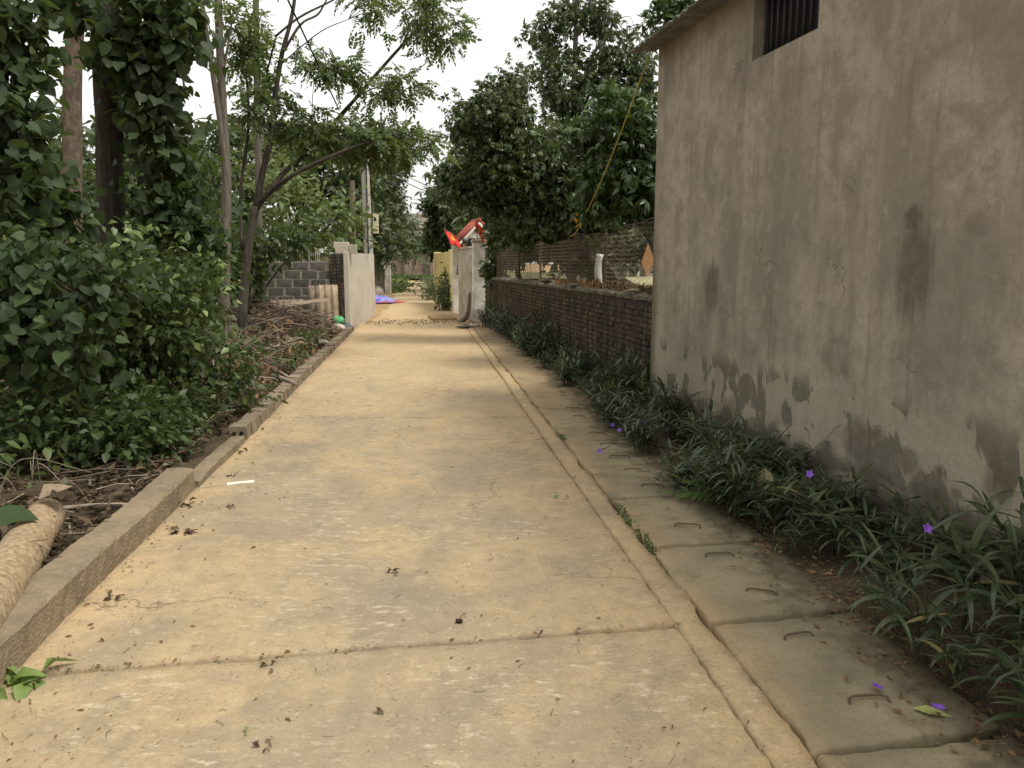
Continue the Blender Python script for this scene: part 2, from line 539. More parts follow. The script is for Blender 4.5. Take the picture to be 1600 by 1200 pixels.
DK, GR, WH = (.105, .082, .062), (.135, .12, .095), (.47, .42, .32)
STAINS = [(1112, 450, 14, 50, .8, DK, True), (1428, 420, 36, 95, .75, DK, True), (1427, 340, 16, 22, .85, DK, False),
          (1340, 690, 30, 42, .85, GR, False), (1290, 715, 17, 34, .9, GR, False), (1415, 720, 26, 26, .8, GR, False), (1440, 750, 16, 18, .8, GR, False),
          (1470, 735, 12, 10, .8, GR, False), (1465, 775, 11, 13, .85, DK, False), (1495, 772, 10, 10, .8, GR, False), (1560, 760, 30, 60, .6, DK, True),
          (1385, 800, 50, 34, .8, GR, False), (1180, 660, 12, 12, .8, GR, False), (1170, 690, 20, 14, .75, GR, False), (1310, 560, 40, 40, .35, DK, False),
          (1145, 640, 14, 24, .5, DK, True), (1325, 755, 40, 20, .6, WH, False), (1250, 680, 40, 16, .5, WH, False), (1530, 350, 26, 26, .35, DK, False)]
M['plaster'] = plaster()


def old_brick(name, a, b, moss, perobj=True):
    m = NT(name)
    r = m.orand() if perobj else m.island()
    geo = m.n('ShaderNodeNewGeometry').outputs['Position']
    col = m.ramp(r, [(0, a), (.6, b), (1, tuple(1.35 * q for q in a))])
    n1 = m.noise(1.2, 5, .65, geo)
    n2 = m.noise(1.0, 5, .65, m.scaled((9, 9, 1.3), vec=geo))
    col = m.mix(m.range(n1, .38, .62, .1, .85), col, moss)
    col = m.mix(m.range(n2, .5, .66, 0, .7), col, (.15, .13, .092))
    col = m.mix(m.range(m.noise(1.0, 5, .65, m.scaled((12, 12, 1), vec=geo, loc=(3, 5, 0))), .52, .64, 0, .75), col, (.03, .027, .02))
    sp = m.range(m.noise(13, 4, .65, geo), .6, .72, 0, .6)
    col = m.mix(sp, col, (.33, .28, .2))
    return m.done(col, .95, m.bump(m.noise(30, 5, .65, geo), .7, .012), .1)


M['brick'] = old_brick('mossy_brick', (.082, .056, .04), (.06, .045, .033), (.038, .036, .026))
M['brick_joined'] = old_brick('mossy_brick_joined', (.112, .07, .049), (.084, .056, .041), (.045, .042, .03), False)
M['mortar'] = simple('old_mortar', (.075, .064, .046), .95, .5, 8, .6)
M['coping'] = simple('mossy_coping', (.15, .135, .095), .95, .6, 5, .8, c2=(.06, .058, .035))
M['block'] = simple('grey_cement_block', (.125, .118, .1), .95, .35, 10, .6, perobj=.22)
M['block_mortar'] = simple('pale_block_mortar', (.31, .28, .22), .95, .3, 14, .5)
M['render'] = simple('pale_render', (.50, .45, .37), .9, .12, 1.6, .15, c2=(.42, .37, .29))
M['white'] = simple('white_limewash', (.78, .75, .67), .85, .15, 3, .15, c2=(.5, .46, .37))
M['white_old'] = simple('dirty_limewash', (.5, .47, .4), .9, .3, 3, .2, c2=(.3, .27, .2))
M['yellow'] = simple('yellow_limewash', (.62, .52, .22), .85, .2, 3, .15, c2=(.48, .4, .18))
M['pink'] = simple('faded_pink_wall', (.34, .24, .18), .9, .35, 2, .3, c2=(.22, .16, .12))
M['tile_red'] = simple('red_roof_tile', (.33, .075, .045), .6, .35, 12, .3)
M['flag'] = simple('red_flag_cloth', (.62, .03, .02), .7, .2, 10, .1)
M['star'] = simple('yellow_star_cloth', (.8, .6, .04), .7, .1, 10, .1)
M['concrete'] = simple('pole_concrete', (.36, .34, .29), .85, .2, 6, .3)
M['wood'] = simple('grey_wood', (.22, .17, .11), .85, .4, 8, .4)
M['metal_dark'] = simple('dark_iron', (.035, .034, .034), .6, .3, 10, .2)
M['fence_wire'] = simple('rusty_wire', (.17, .125, .085), .75, .4, 20, .2)
M['post_iron'] = simple('rusty_angle_iron', (.085, .05, .038), .8, .4, 15, .3)
M['asbestos'] = simple('weathered_cement_sheet', (.25, .2, .145), .92, .35, 5, .4, c2=(.13, .1, .07), perobj=.2)
M['asbestos_pale'] = simple('pale_cement_sheet', (.38, .3, .2), .92, .35, 5, .4, c2=(.24, .18, .115))
M['roof_sheet'] = simple('grey_cement_roof', (.23, .225, .21), .92, .4, 5, .4)
M['roof_far'] = simple('old_clay_roof', (.19, .165, .125), .92, .35, 4, .4)
M['dark_void'] = simple('dark_interior', (.012, .012, .012), .9)
M['rope'] = simple('yellow_rope', (.42, .33, .06), .7, .2, 20, .2)
M['cable'] = simple('black_cable', (.02, .02, .02), .6)
M['paper'] = simple('white_paper', (.7, .66, .55), .8, .08, 6, .1)
M['cardboard'] = simple('pale_cardboard', (.25, .19, .125), .9, .3, 5, .2)
M['tarp_blue'] = simple('blue_tarpaulin', (.13, .12, .48), .45, .3, 4, .3, c2=(.3, .3, .55))
M['tarp_red'] = simple('red_tarpaulin', (.5, .1, .06), .5, .3, 4, .3)
M['bag_green'] = simple('green_plastic', (.12, .42, .18), .4, .3, 12, .3)
M['bag_white'] = simple('white_plastic', (.55, .48, .4), .45, .25, 12, .3)
M['bag_dark'] = simple('grey_plastic', (.09, .1, .11), .45, .25, 12, .3)
M['meter'] = simple('cream_meter_box', (.52, .46, .3), .6, .2, 6, .1)
M['orange_board'] = simple('orange_board', (.55, .3, .12), .7, .15, 8, .1)
M['yard_roof'] = simple('yellow_green_sheet', (.4, .37, .2), .7, .3, 4, .1)
M['gravel'] = simple('grey_gravel', (.34, .27, .18), .95, .5, 20, .5)
M['stone'] = simple('pale_stone', (.42, .38, .3), .9, .3, 12, .5)
M['char'] = simple('dark_clod', (.05, .035, .022), .9, .5, 40, .6)
M['green_cut'] = leaf_mat('cut_leaf', [(0, (.12, .19, .05)), (1, (.24, .32, .1))], .5, .3)
M['yellow_leaf'] = simple('yellow_green_leaf', (.36, .38, .13), .5, .2, 8, .1)


# ------------------------------------------------------------------ leaf templates (length along +x, unit size)
def leaf_tpl(w, fold=.06, droop=-.12):
    V = [(0, 0, 0), (.38, w, fold), (.45, 0, 0), (.38, -w, fold), (1, 0, droop), (.72, w * .62, fold * .4 + droop * .4), (.72, -w * .62, fold * .4 + droop * .4)]
    F = [(0, 2, 1), (1, 2, 5), (5, 2, 4), (0, 3, 2), (3, 6, 2), (6, 4, 2)]
    return np.array(V), np.array(F)


def heart_tpl():
    out = [(0.12, 0), (.0, .2), (.06, .4), (.25, .5), (.5, .42), (.75, .22), (1, 0)]
    L = [(x, y, .05 * (y / .5)) for x, y in out[1:-1]]
    V = [(.12, 0, 0)] + L + [(1, 0, -.12)] + [(x, -y, z) for x, y, z in L] + [(.45, 0, -.02)]
    n = len(L)
    c = len(V) - 1
    F = []
    a = [0] + list(range(1, n + 1)) + [n + 1]
    b = [0] + list(range(n + 2, 2 * n + 2)) + [n + 1]
    for i in range(len(a) - 1): F.append((a[i + 1], a[i], c))
    for i in range(len(b) - 1): F.append((b[i], b[i + 1], c))
    return np.array(V), np.array(F)


def merge_tpl(parts):
    V, F, n = [], [], 0
    for v, f in parts:
        V.append(v); F.append(f + n); n += len(v)
    return np.vstack(V), np.vstack(F)


def rotm(e): return np.array(Euler(e).to_matrix())


def rosette_tpl(k=7, w=.165, seed=1):
    rr = random.Random(seed)
    ps = []
    for i in range(k):
        v, f = leaf_tpl(w, .03, -.2)
        v = v * rr.uniform(.75, 1.1)
        ps.append((v @ rotm((rr.uniform(-.4, .4), rr.uniform(.1, .75), i * 2.4 + rr.uniform(-.3, .3))).T, f))
    return merge_tpl(ps)


def spray_tpl(pairs=5, w=.16, seed=2, ll=.34):
    rr = random.Random(seed)
    ps = []
    for i in range(pairs):
        for s in (-1, 1):
            v, f = leaf_tpl(w, .04, -.1)
            v = v * ll * (1 - .5 * abs(i / pairs - .35))
            v = v @ rotm((rr.uniform(-.5, .5), rr.uniform(0, .4), s * rr.uniform(.8, 1.2))).T
            v = v + np.array([.15 + .8 * i / pairs, 0, -.25 * (i / pairs) ** 2])
            ps.append((v, f))
    v, f = leaf_tpl(w, .04, -.1)
    ps.append((v * ll + np.array([.92, 0, -.25]), f))
    return merge_tpl(ps)


def lance_tpl(n=6, w=.055, bend=.5):
    V, F = [], []
    for i in range(n + 1):
        t = i / n
        ww = w * (math.sin(math.pi * min(1, t * .97 + .03)) ** .75) * (1 - .25 * t)
        ang = bend * t * t
        x, z = t * math.cos(ang * .8), -t * math.sin(ang * .8) * .9
        V += [(x, -ww, z + ww * .35), (x, 0, z), (x, ww, z + ww * .35)]
    for i in range(n):
        a = i * 3
        for k in (0, 1): F += [(a + k, a + 3 + k, a + 4 + k), (a + k, a + 4 + k, a + 1 + k)]
    return np.array(V), np.array(F)


T_BROAD, T_MED, T_HEART = leaf_tpl(.27), leaf_tpl(.2), heart_tpl()
T_ROS, T_SPRAY, T_FARC = rosette_tpl(), spray_tpl(5, .25, 2, .38), rosette_tpl(5, .2, 4)
T_LANCE = [lance_tpl(6, .06, .15), lance_tpl(6, .074, .45), lance_tpl(6, .055, .85)]
T_FERN = spray_tpl(14, .13, 5, .3)


def rows_norm(a): return a / np.maximum(1e-6, np.linalg.norm(a, axis=1, keepdims=True))


def cloud(tpl, pos, axis, normal, size):
    """place one leaf per row"""
    V, F = tpl
    n = len(pos)
    x = rows_norm(axis)
    z = normal - (normal * x).sum(1, keepdims=True) * x
    z = rows_norm(z)
    y = np.cross(z, x)
    A = pos[:, None, :] + size[:, None, None] * (V[None, :, 0:1] * x[:, None, :] + V[None, :, 1:2] * y[:, None, :] + V[None, :, 2:3] * z[:, None, :])
    FF = F[None] + (np.arange(n) * len(V))[:, None, None]
    return A.reshape(-1, 3), FF.reshape(-1, 3)


def ell_points(c, r, n, shell=.55):
    d = rows_norm(RS.normal(size=(n, 3)))
    k = (shell + (1 - shell) * RS.rand(n, 1)) if shell else RS.rand(n, 1) ** (1 / 3)
    return np.array(c)[None] + d * k * np.array(r)[None]


def clump_leaves(centres, per, rc, size, droop=.3, up=.8, flat=.75):
    """leaves spread round each clump centre, pointing outwards"""
    n = len(centres) * per
    off = RS.normal(size=(n, 3)) * np.array([1, 1, flat]) * rc * .55
    pos = np.repeat(centres, per, 0) + off
    ax = rows_norm(off) + RS.normal(size=(n, 3)) * .55 + np.array([0, 0, -droop])
    nm = RS.normal(size=(n, 3)) * .5 + np.array([0, 0, up])
    sz = size * (.5 + .85 * RS.rand(n))
    return pos, ax, nm, sz


def crown_mesh(name, tpl, specs, size, mat, rc, per, **kw):
    cs = [ell_points(c, r, k, sh) for (c, r, k, sh) in specs]
    cen = np.vstack(cs)
    V, F = cloud(tpl, *clump_leaves(cen, per, rc, size, **kw))
    return fast_mesh(name, V, F, mat), cen


def EL(px, py, Y, rx, ry, k, sh=.5, dz=None):
    c = P(px, py, Y)
    s = math.hypot(Y, 0) / FPX
    return (tuple(c), (rx * s, (dz if dz else .8 * (rx + ry) / 2 * s), ry * s), k, sh)


def limbs_mb(lines, n=7, wob=.06, sub=5):
    mb = MB()
    for ln in lines:
        q = spline(ln, sub)
        mb.tube([tuple(r[:3]) for r in q], [max(.003, r[3]) for r in q], n, wob=wob)
    return mb


def PL(Y, *pts):
    """limb polyline: (px, py, radius[, dY])"""
    out = []
    for p in pts:
        y = Y + (p[3] if len(p) > 3 else 0)
        q = P(p[0], p[1], y)
        out.append((q.x, q.y, q.z, p[2]))
    return out


def twigs(mb, cen, lines, r=.006, frac=.6):
    pts = np.vstack([spline(l, 6)[:, :3] for l in lines])
    for c in cen:
        if R(0, 1) > frac: continue
        d = np.linalg.norm(pts - c, axis=1)
        a = pts[int(np.argmin(d))]
        if d.min() > 3.5: continue
        mid = (a + c) / 2 + RS.normal(size=3) * .06 + np.array([0, 0, .08])
        q = spline([(*a, r * 1.8), (*mid, r * 1.3), (*c, r * .6)], 3)
        mb.tube([tuple(w[:3]) for w in q], [w[3] for w in q], 3, cap=False)


def tree(name, label, lines, specs, tpl, size, leafmat, barkmat, rc, per, group=None, tw=.5, twr=.006, **kw):
    b = lines[0][0]
    t = thing(name, label, 'tree', (b[0], b[1], 0), 0, group)
    mb = limbs_mb([lines[0]])
    me, cen = crown_mesh('crown', tpl, specs, size, leafmat, rc, per, **kw)
    mb.build('trunk', barkmat, t, True, True)
    if len(lines) > 1 or tw:
        br = limbs_mb(lines[1:], 6)
        if tw: twigs(br, cen, lines, twr, tw)
        br.build('branches', barkmat, t, True, True)
    link('crown', me, t, True)
    return t


# ------------------------------------------------------------------ setting: ground, lane, drain, kerb
def lane_l(y): return -1.63 - .115 * y
def lane_r(y): return 1.1 - .114 * y
def wall_x(y): return 3.2 - .184 * y


def grid_sheet(name, x0, x1, ys, nx, zf, mat, kind='structure'):
    """sheet between two edge functions"""
    V, F = [], []
    for j, y in enumerate(ys):
        a, b = x0(y), x1(y)
        for i in range(nx + 1):
            x = a + (b - a) * i / nx
            V.append((x, y, zf(x, y)))
    for j in range(len(ys) - 1):
        for i in range(nx):
            k = j * (nx + 1) + i
            F.append((k, k + 1, k + nx + 2, k + nx + 1))
    o = link(name, fast_mesh(name, V, F, mat))
    o['kind'] = kind
    return o


def wav(x, y, s=1.0, sd=0.0):
    return (math.sin(x * 1.7 * s + sd) * math.cos(y * 1.3 * s + sd * 2) + .5 * math.sin(x * 4.1 * s + y * 2.9 * s + sd) + .25 * math.sin(x * 9 * s - y * 7.7 * s))


g = MB()
g.add([(-400, -40, -.06), (400, -40, -.06), (400, 700, -.06), (-400, 700, -.06)], [(0, 1, 2, 3)])
tag(g.build('ground', M['soil']), kind='structure')
ys = list(np.linspace(-2, 21, 90))
grid_sheet('left_bank', lambda y: -16.0, lambda y: lane_l(y) - .1, ys, 60, lambda x, y: .045 + .02 * wav(x, y, 1.4) + .05 * min(1, max(0, (lane_l(y) - .3 - x) / 2)), M['dark_soil'])
grid_sheet('planting_strip', lambda y: lane_r(y) + .84, lambda y: wall_x(y) + .3, list(np.linspace(-1, 21, 80)), 12, lambda x, y: -.015 + .018 * wav(x, y, 2.2, 1) + .01, M['dark_soil'])
grid_sheet('yard_ground', lambda y: wall_x(y) + .3, lambda y: 24.0, list(np.linspace(8.8, 60, 60)), 20, lambda x, y: .05 + .03 * wav(x, y, .8, 2), M['grassy'])
grid_sheet('left_yard_ground', lambda y: -40.0, lambda y: -4.6 - (y - 20) * .12, list(np.linspace(25.5, 90, 50)), 24, lambda x, y: -.02 + .03 * wav(x, y, .5, 1), M['grassy'])
grid_sheet('far_verge', lambda y: -22 + (y - 72) * .2, lambda y: 20.0, list(np.linspace(74, 130, 20)), 20, lambda x, y: .06 + .05 * wav(x, y, .3, 3), M['grassy'])

road = struct('road')


def joint(i, x):
    base = [-1.9, 3.12, 8.1, 13.0, 18.0, 21.2][i]
    return base + (.165 * (x + .5) if i == 1 else (.02 * (x + 1.0) if i else 0))


def edge_step(j, n, e):
    return 0 if j == 0 else (1 if j == n else (e if j == 1 else (1 - e if j == n - 1 else e + (1 - 2 * e) * (j - 1) / (n - 2))))


def slab(i, dx):
    c0 = -.3
    ny = max(8, int((joint(i + 1, 0) - joint(i, 0)) / dx))
    nx = int(2.75 / dx)
    V, F = [], []
    rr = random.Random(i)
    e0 = [rr.uniform(-.007, .007) + .012 * math.sin(q * .7 + i) * math.sin(q * .23 + i * 2) for q in range(nx + 1)]
    e1 = [rr.uniform(-.012, .004) - .014 * max(0, math.sin(q * .4 + i)) for q in range(nx + 1)]
    for j in range(ny + 1):
        for k in range(nx + 1):
            t, s = edge_step(j, ny, .014 / (joint(i + 1, 0) - joint(i, 0))), edge_step(k, nx, .006)
            ym = joint(i, 0) + t * (joint(i + 1, 0) - joint(i, 0))
            x = lane_l(ym) + s * (lane_r(ym) - lane_l(ym))
            y = joint(i, x) + .011 + e0[k] + t * (joint(i + 1, x) - joint(i, x) - .022 + e1[k] - e0[k])
            if k in (0, nx): x += rr.uniform(-.012, .012)
            z = .004 * wav(x, y, 1.1) + rr.uniform(-.0008, .0008)
            if j in (0, ny): z -= .011 + .006 * rr.random()
            if j in (1, ny - 1): z -= .002
            if k in (0, nx): z -= .012
            V.append((x, y, z))
    w = nx + 1
    for j in range(ny):
        for k in range(nx):
            a = j * w + k
            F.append((a, a + 1, a + w + 1, a + w))
    ring = [k for k in range(w)] + [j * w + nx for j in range(1, ny + 1)] + [ny * w + k for k in range(nx - 1, -1, -1)] + [j * w for j in range(ny - 1, 0, -1)]
    n0 = len(V)
    V += [(V[q][0], V[q][1], -.075) for q in ring]
    for a in range(len(ring)):
        b = (a + 1) % len(ring)
        F.append((ring[a], n0 + a, n0 + b, ring[b]))
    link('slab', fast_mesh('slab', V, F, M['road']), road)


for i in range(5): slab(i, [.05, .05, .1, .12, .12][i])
# far, winding stretch of the lane
cl = spline([(-2.45, 21.0, 1.42), (-3.2, 30, 1.45), (-4.2, 38, 1.5), (-5.2, 46, 1.55), (-6.6, 56, 1.7), (-8.3, 64, 1.9), (-11.5, 70, 2.0), (-17, 73.5, 2.0), (-26, 75, 2.0)], 6)
V, F = [], []
for j, (x, y, w) in enumerate(cl):
    a = cl[max(0, j - 1)]; b = cl[min(len(cl) - 1, j + 1)]
    d = np.array([b[0] - a[0], b[1] - a[1]]); d /= np.linalg.norm(d)
    nrm = np.array([d[1], -d[0]])
    for k in range(7):
        q = (k / 3 - 1) * w * (1 + (.06 * math.sin(y * 1.7 + k) if k in (0, 6) else 0))
        V.append((x + nrm[0] * q, y + nrm[1] * q, .0 - .05 * abs(k / 3 - 1) ** 6))
for j in range(len(cl) - 1):
    for k in range(6):
        a = j * 7 + k
        F.append((a, a + 1, a + 8, a + 7))
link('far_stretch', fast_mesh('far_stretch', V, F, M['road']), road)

# mortar ribbon between lane and drain
mb = MB()
ysr = list(np.arange(-1, 20, .045))
V, F = [], []
for j, y in enumerate(ysr):
    l, r = lane_r(y) + .008, lane_r(y) + .165
    for k in range(6):
        x = l + (r - l) * [0, .06, .3, .62, .93, 1][k] + (.016 * math.sin(y * 9) * math.sin(y * 2.3) + R(-.006, .006) if k > 3 else R(-.006, .006))
        z = [-.05, -.001, .002, .0, -.002, -.06][k] + .004 * wav(x * 3, y * 2) + R(-.002, .002)
        V.append((x, y, z))
for j in range(len(ysr) - 1):
    for k in range(5):
        a = j * 6 + k
        F.append((a, a + 1, a + 7, a + 6))
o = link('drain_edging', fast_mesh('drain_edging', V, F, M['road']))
o['kind'] = 'structure'

# drain with concrete covers, each with two bent lifting bars
drain = struct('drain')
cj = [.52, 1.5, 2.42, 3.37, 4.31, 5.24, 6.08, 6.95, 7.78, 8.7, 9.6, 10.5, 11.5, 12.6, 13.8, 15.0, 16.4, 17.8, 19.2]
handle_mb = MB()
pts = [(-.075, -.03, -.01), (-.07, -.012, .012), (-.045, 0, .014), (.045, 0, .014), (.07, -.012, .012), (.075, -.035, -.01)]
handle_mb.tube(pts, .0048, 6)
handle_me = handle_mb.mesh('handle', M['rust'], True)
for i in range(len(cj) - 1):
    y0, y1 = cj[i], cj[i + 1]
    rr = random.Random(50 + i)
    V, F = [], []
    nx, ny = 14, 14
    e = [rr.uniform(-.006, .006) + .008 * math.sin(q * .9 + i * 2) * math.sin(q * .37 + i) for q in range(60)]
    tilt = rr.uniform(-.008, .008)
    gap = .015 if i != 2 else .024
    for j in range(ny + 1):
        for k in range(nx + 1):
            t, s = edge_step(j, ny, .014), edge_step(k, nx, .014)
            y = y0 + gap + e[k] + t * (y1 - y0 - 2 * gap + e[20 + k] - e[k])
            x = lane_r(y) + .175 + s * .7 + (e[40 + j] if k in (0, nx) else 0)
            yy = y + (s - .3) * .13 * (1 if i > 1 else .8) - .02
            z = .012 + tilt * (t - .5) + .003 * wav(x * 2, yy * 2)
            if j in (0, ny) or k in (0, nx): z -= .007 + .005 * rr.random()
            if (j in (1, ny - 1) or k in (1, nx - 1)) and rr.random() < .25: z -= .004
            V.append((x, yy, z))
    w = nx + 1
    for j in range(ny):
        for k in range(nx):
            a = j * w + k
            F.append((a, a + 1, a + w + 1, a + w))
    ring = list(range(w)) + [j * w + nx for j in range(1, ny + 1)] + [ny * w + k for k in range(nx - 1, -1, -1)] + [j * w for j in range(ny - 1, 0, -1)]
    n0 = len(V)
    V += [(V[q][0], V[q][1], -.07) for q in ring]
    for a in range(len(ring)):
        b = (a + 1) % len(ring)
        F.append((ring[a], n0 + a, n0 + b, ring[b]))
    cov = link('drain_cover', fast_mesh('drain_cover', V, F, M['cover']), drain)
    if i < 9:
        for fr in ((.26, .78) if i not in (4, 7, 9) else (.3,)):
            y = y0 + fr * (y1 - y0)
            inst('handle', handle_me, cov, (lane_r(y) + .175 + .34 + rr.uniform(-.04, .04), y + .02, .012), (rr.uniform(-.15, .15), 0, rr.uniform(-.5, .4)), rr.uniform(.85, 1.1))

# kerb: concrete length, low mortar edge, then a row of bricks
kerb = struct('kerb')
for (a, b, hgt, wd, nm, dxx) in [(-1.5, 2.1, .15, .19, 'concrete_kerb', 0), (2.11, 5.45, .155, .2, 'concrete_kerb', .0), (5.47, 6.95, .05, .13, 'low_edge', .02)]:
    V, F = [], []
    n = int((b - a) / .06)
    prof = [(0, -.06), (0, hgt * .45), (0, hgt * .93), (.012, hgt), (wd * .5, hgt + .003), (wd - .012, hgt), (wd, hgt * .9), (wd, -.06)]
    for j in range(n + 1):
        y = a + (b - a) * j / n
        for q, (dx, z) in enumerate(prof):
            V.append((lane_l(y) - .005 - dx + dxx + R(-.004, .004) + .006 * math.sin(y * 3), y + (R(-.006, .006) if j in (0, n) else 0), z + R(-.004, .004) + .006 * math.sin(y * 2.1 + 1)))
    k = len(prof)
    for j in range(n):
        for q in range(k - 1):
            F.append((j * k + q, j * k + k + q, j * k + k + q + 1, j * k + q + 1))
    me = bpy.data.meshes.new(nm)
    F2 = F + [tuple(range(k)), tuple(n * k + q for q in range(k - 1, -1, -1))]
    me.from_pydata(V, [], F2)
    me.materials.append(M['kerb'])
    link(nm, me, kerb)
kb = []
for s in range(5):
    mb = MB()
    mb.box(-.075, .075, -.1, .1, -.05, .115, jit=.008)
    me = mb.mesh('kerb_brick', M['kerb_brick'])
    kb.append(me)
y = 7.02
k = 0
while y < 18.6:
    L = R(.2, .26)
    o = inst('kerb_brick', kb[k % 5], kerb, (lane_l(y) - .07 + R(-.008, .008), y + L / 2, R(-.008, .006)), (R(-.03, .03), R(-.03, .03), .115 + R(-.03, .03)), (1, L / .2 * .97, R(.92, 1.08)))
    if k == 0:
        hb = MB()
        for (hx, hz) in ((-.03, .055), (.035, .055)):
            hb.tube([(hx, -.104, hz), (hx, -.095, hz)], .017, 8)
        hb.build('brick_hole', M['dark_void'], o)
    y += L
    k += 1

# ------------------------------------------------------------------ house on the right
house = thing('house', 'grey plastered house with stained blank wall, barred high window and corrugated eave', 'house', HC, math.atan2(HA.y, HA.x) - math.pi / 2)
# local frame: +y along the wall towards the camera, outward = -x side? (checked below)
outv = Matrix.Rotation(-(math.atan2(HA.y, HA.x) - math.pi / 2), 4, 'Z') @ Vector((-1, -.2, 0)).normalized()
OX = 1 if outv.x > 0 else -1            # local x sign that faces the lane
wl0, wz0 = Wl(1175, 95)
wl1, wz1 = Wl(1278, 45)
ws0, ws1, wsz, wtz = wl0, wl1, (wz0 + wz1) / 2, (wz0 + wz1) / 2 + .62
EZ = 3.8
LW = 10.5
mb = MB()
# front wall with a window opening: fine grid faces around the hole, real thickness
ysg = [0, ws0, ws1, LW]
zsg = [-.1, wsz, wtz, EZ]
for layer, xx in ((0, 0.0), (1, -.2 * OX)):
    for a in range(3):
        for b in range(3):
            if a == 1 and b == 1: continue
            q = [(xx, ysg[a], zsg[b]), (xx, ysg[a + 1], zsg[b]), (xx, ysg[a + 1], zsg[b + 1]), (xx, ysg[a], zsg[b + 1])]
            mb.add(q, [(0, 1, 2, 3)])
X1 = -.2 * OX
mb.add([(0, ws0, wsz), (0, ws1, wsz), (X1, ws1, wsz), (X1, ws0, wsz), (0, ws0, wtz), (0, ws1, wtz), (X1, ws1, wtz), (X1, ws0, wtz)],
       [(0, 1, 2, 3), (4, 5, 6, 7), (0, 3, 7, 4), (1, 2, 6, 5)])
mb.add([(0, 0, -.1), (0, 0, EZ), (-4 * OX, 0, EZ + 1.1), (-4 * OX, 0, -.1)], [(0, 1, 2, 3)])
mb.add([(0, LW, -.1), (0, LW, EZ), (-4 * OX, LW, EZ + 1.1), (-4 * OX, LW, -.1)], [(0, 1, 2, 3)])
mb.add([(-4 * OX, 0, -.1), (-4 * OX, 0, EZ + 1.1), (-4 * OX, LW, EZ + 1.1), (-4 * OX, LW, -.1)], [(0, 1, 2, 3)])
mb.build('wall', M['plaster'], house)
win = MB()
win.box(min(-.13 * OX, -.15 * OX), max(-.13 * OX, -.15 * OX), ws0, ws1, wsz, wtz)
winp = win.build('window', M['dark_void'], house)
nb = 10
bm_ = MB()
bm_.tube([(0, 0, 0), (0, 0, wtz - wsz)], .013, 8)
bme = bm_.mesh('bar', M['metal_dark'], True)
for k in range(nb):
    inst('bar', bme, winp, (-.085 * OX, ws0 + (ws1 - ws0) * (k + .5) / nb, wsz))
fr = MB()
fr.box(min(-.07 * OX, -.1 * OX), max(-.07 * OX, -.1 * OX), ws0, ws1, wsz + .002, wsz + .03)
fr.build('frame', M['metal_dark'], winp)
# roof: corrugated cement sheets, overhanging the wall
sl = math.radians(15)
rf = MB()
nsh = 12
V, F = [], []
nn = 140
for i in range(2):
    dd = -.27 if i == 0 else 4.3
    for j in range(nn + 1):
        yy = -.18 + (LW + .4) * j / nn
        xx = -dd * OX
        zz = EZ + .06 + dd * math.tan(sl) + .022 * math.sin(yy * 2 * math.pi / .17) * .8
        V.append((xx, yy, zz))
for j in range(nn):
    F.append((j, j + 1, nn + 2 + j, nn + 1 + j))
me = fast_mesh('roof', V, F, M['roof_sheet'])
ro = link('roof', me, house)
sm = ro.modifiers.new('thick', 'SOLIDIFY'); sm.thickness = .012
fa = MB()
fa.box(min(.0, .2 * OX), max(.0, .2 * OX), -.12, LW, EZ - .005, EZ + .012)
fa.box(min(.17 * OX, .2 * OX), max(.17 * OX, .2 * OX), -.13, LW, EZ - .03, EZ + .004)
fa.build('soffit', M['roof_sheet'], ro)

# ------------------------------------------------------------------ brick wall with chain link fence
WB = Vector((wall_x(8.66), 8.66, 0))
WE = Vector((wall_x(21.3), 21.3, 0))
wd = (WE - WB).normalized()
WLn = (WE - WB).length
bw = thing('brick_wall', 'low mossy red brick wall running from the plaster house to the white gate', 'wall', WB, math.atan2(wd.y, wd.x))
# local x along the wall away from the camera, local +y = lane side (left)
HB = 1.2
mb = MB()
mb.box(0, WLn, -.22, -.008, -.1, HB - .01)
mb.build('core', M['mortar'], bw)
bv = []
for s in range(7):
    mb = MB()
    j = .004
    x0, x1, y0, y1, z0, z1 = -.104, .104, -.05, .012, -.028, .028
    c = .006
    fr_ = [Vector((x, y1, z)) + Vector((R(-j, j), R(-.004, .004), R(-j, j) * .7)) for x, z in ((x0 + c, z0 + c), (x1 - c, z0 + c), (x1 - c, z1 - c), (x0 + c, z1 - c))]
    md = [Vector((x, y1 - c, z)) + Vector((R(-j, j), 0, R(-j, j) * .7)) for x, z in ((x0, z0), (x1, z0), (x1, z1), (x0, z1))]
    bk = [Vector((p.x, y0, p.z)) for p in md]
    mb.add(fr_ + md + bk, [(0, 1, 2, 3)] + [(a, 4 + a, 4 + (a + 1) % 4, (a + 1) % 4)[::-1] for a in range(4)] + [(4 + a, 8 + a, 8 + (a + 1) % 4, 4 + (a + 1) % 4)[::-1] for a in range(4)])
    bv.append(mb)
bme = [b.mesh('brick', M['brick']) for b in bv]
rows = int((HB - .02) / .066)
cnt = 0
rest = MB()
slots = []
for r in range(rows):
    x = .02 + (.11 if r % 2 else 0)
    while x < WLn - .12:
        slots.append((x + .11, r))
        x += .222
slots.sort()
for (x, r) in slots:
    z = .02 + r * .066
    if R(0, 1) < .015: continue
    dy, rz = R(-.006, .008), R(-.012, .012)
    if cnt < 300 and z > .12:
        inst('brick', random.choice(bme), bw, (x, dy, z), (R(-.02, .02), R(-.015, .015), rz))
        cnt += 1
    else:
        mbq = random.choice(bv)
        T = Matrix.Translation((x, dy, z)) @ Matrix.Rotation(rz, 4, 'Z')
        rest.add([T @ Vector(v) for v in mbq.v], mbq.f)
tag(rest.build('brickwork', M['brick_joined'], bw), kind='stuff')
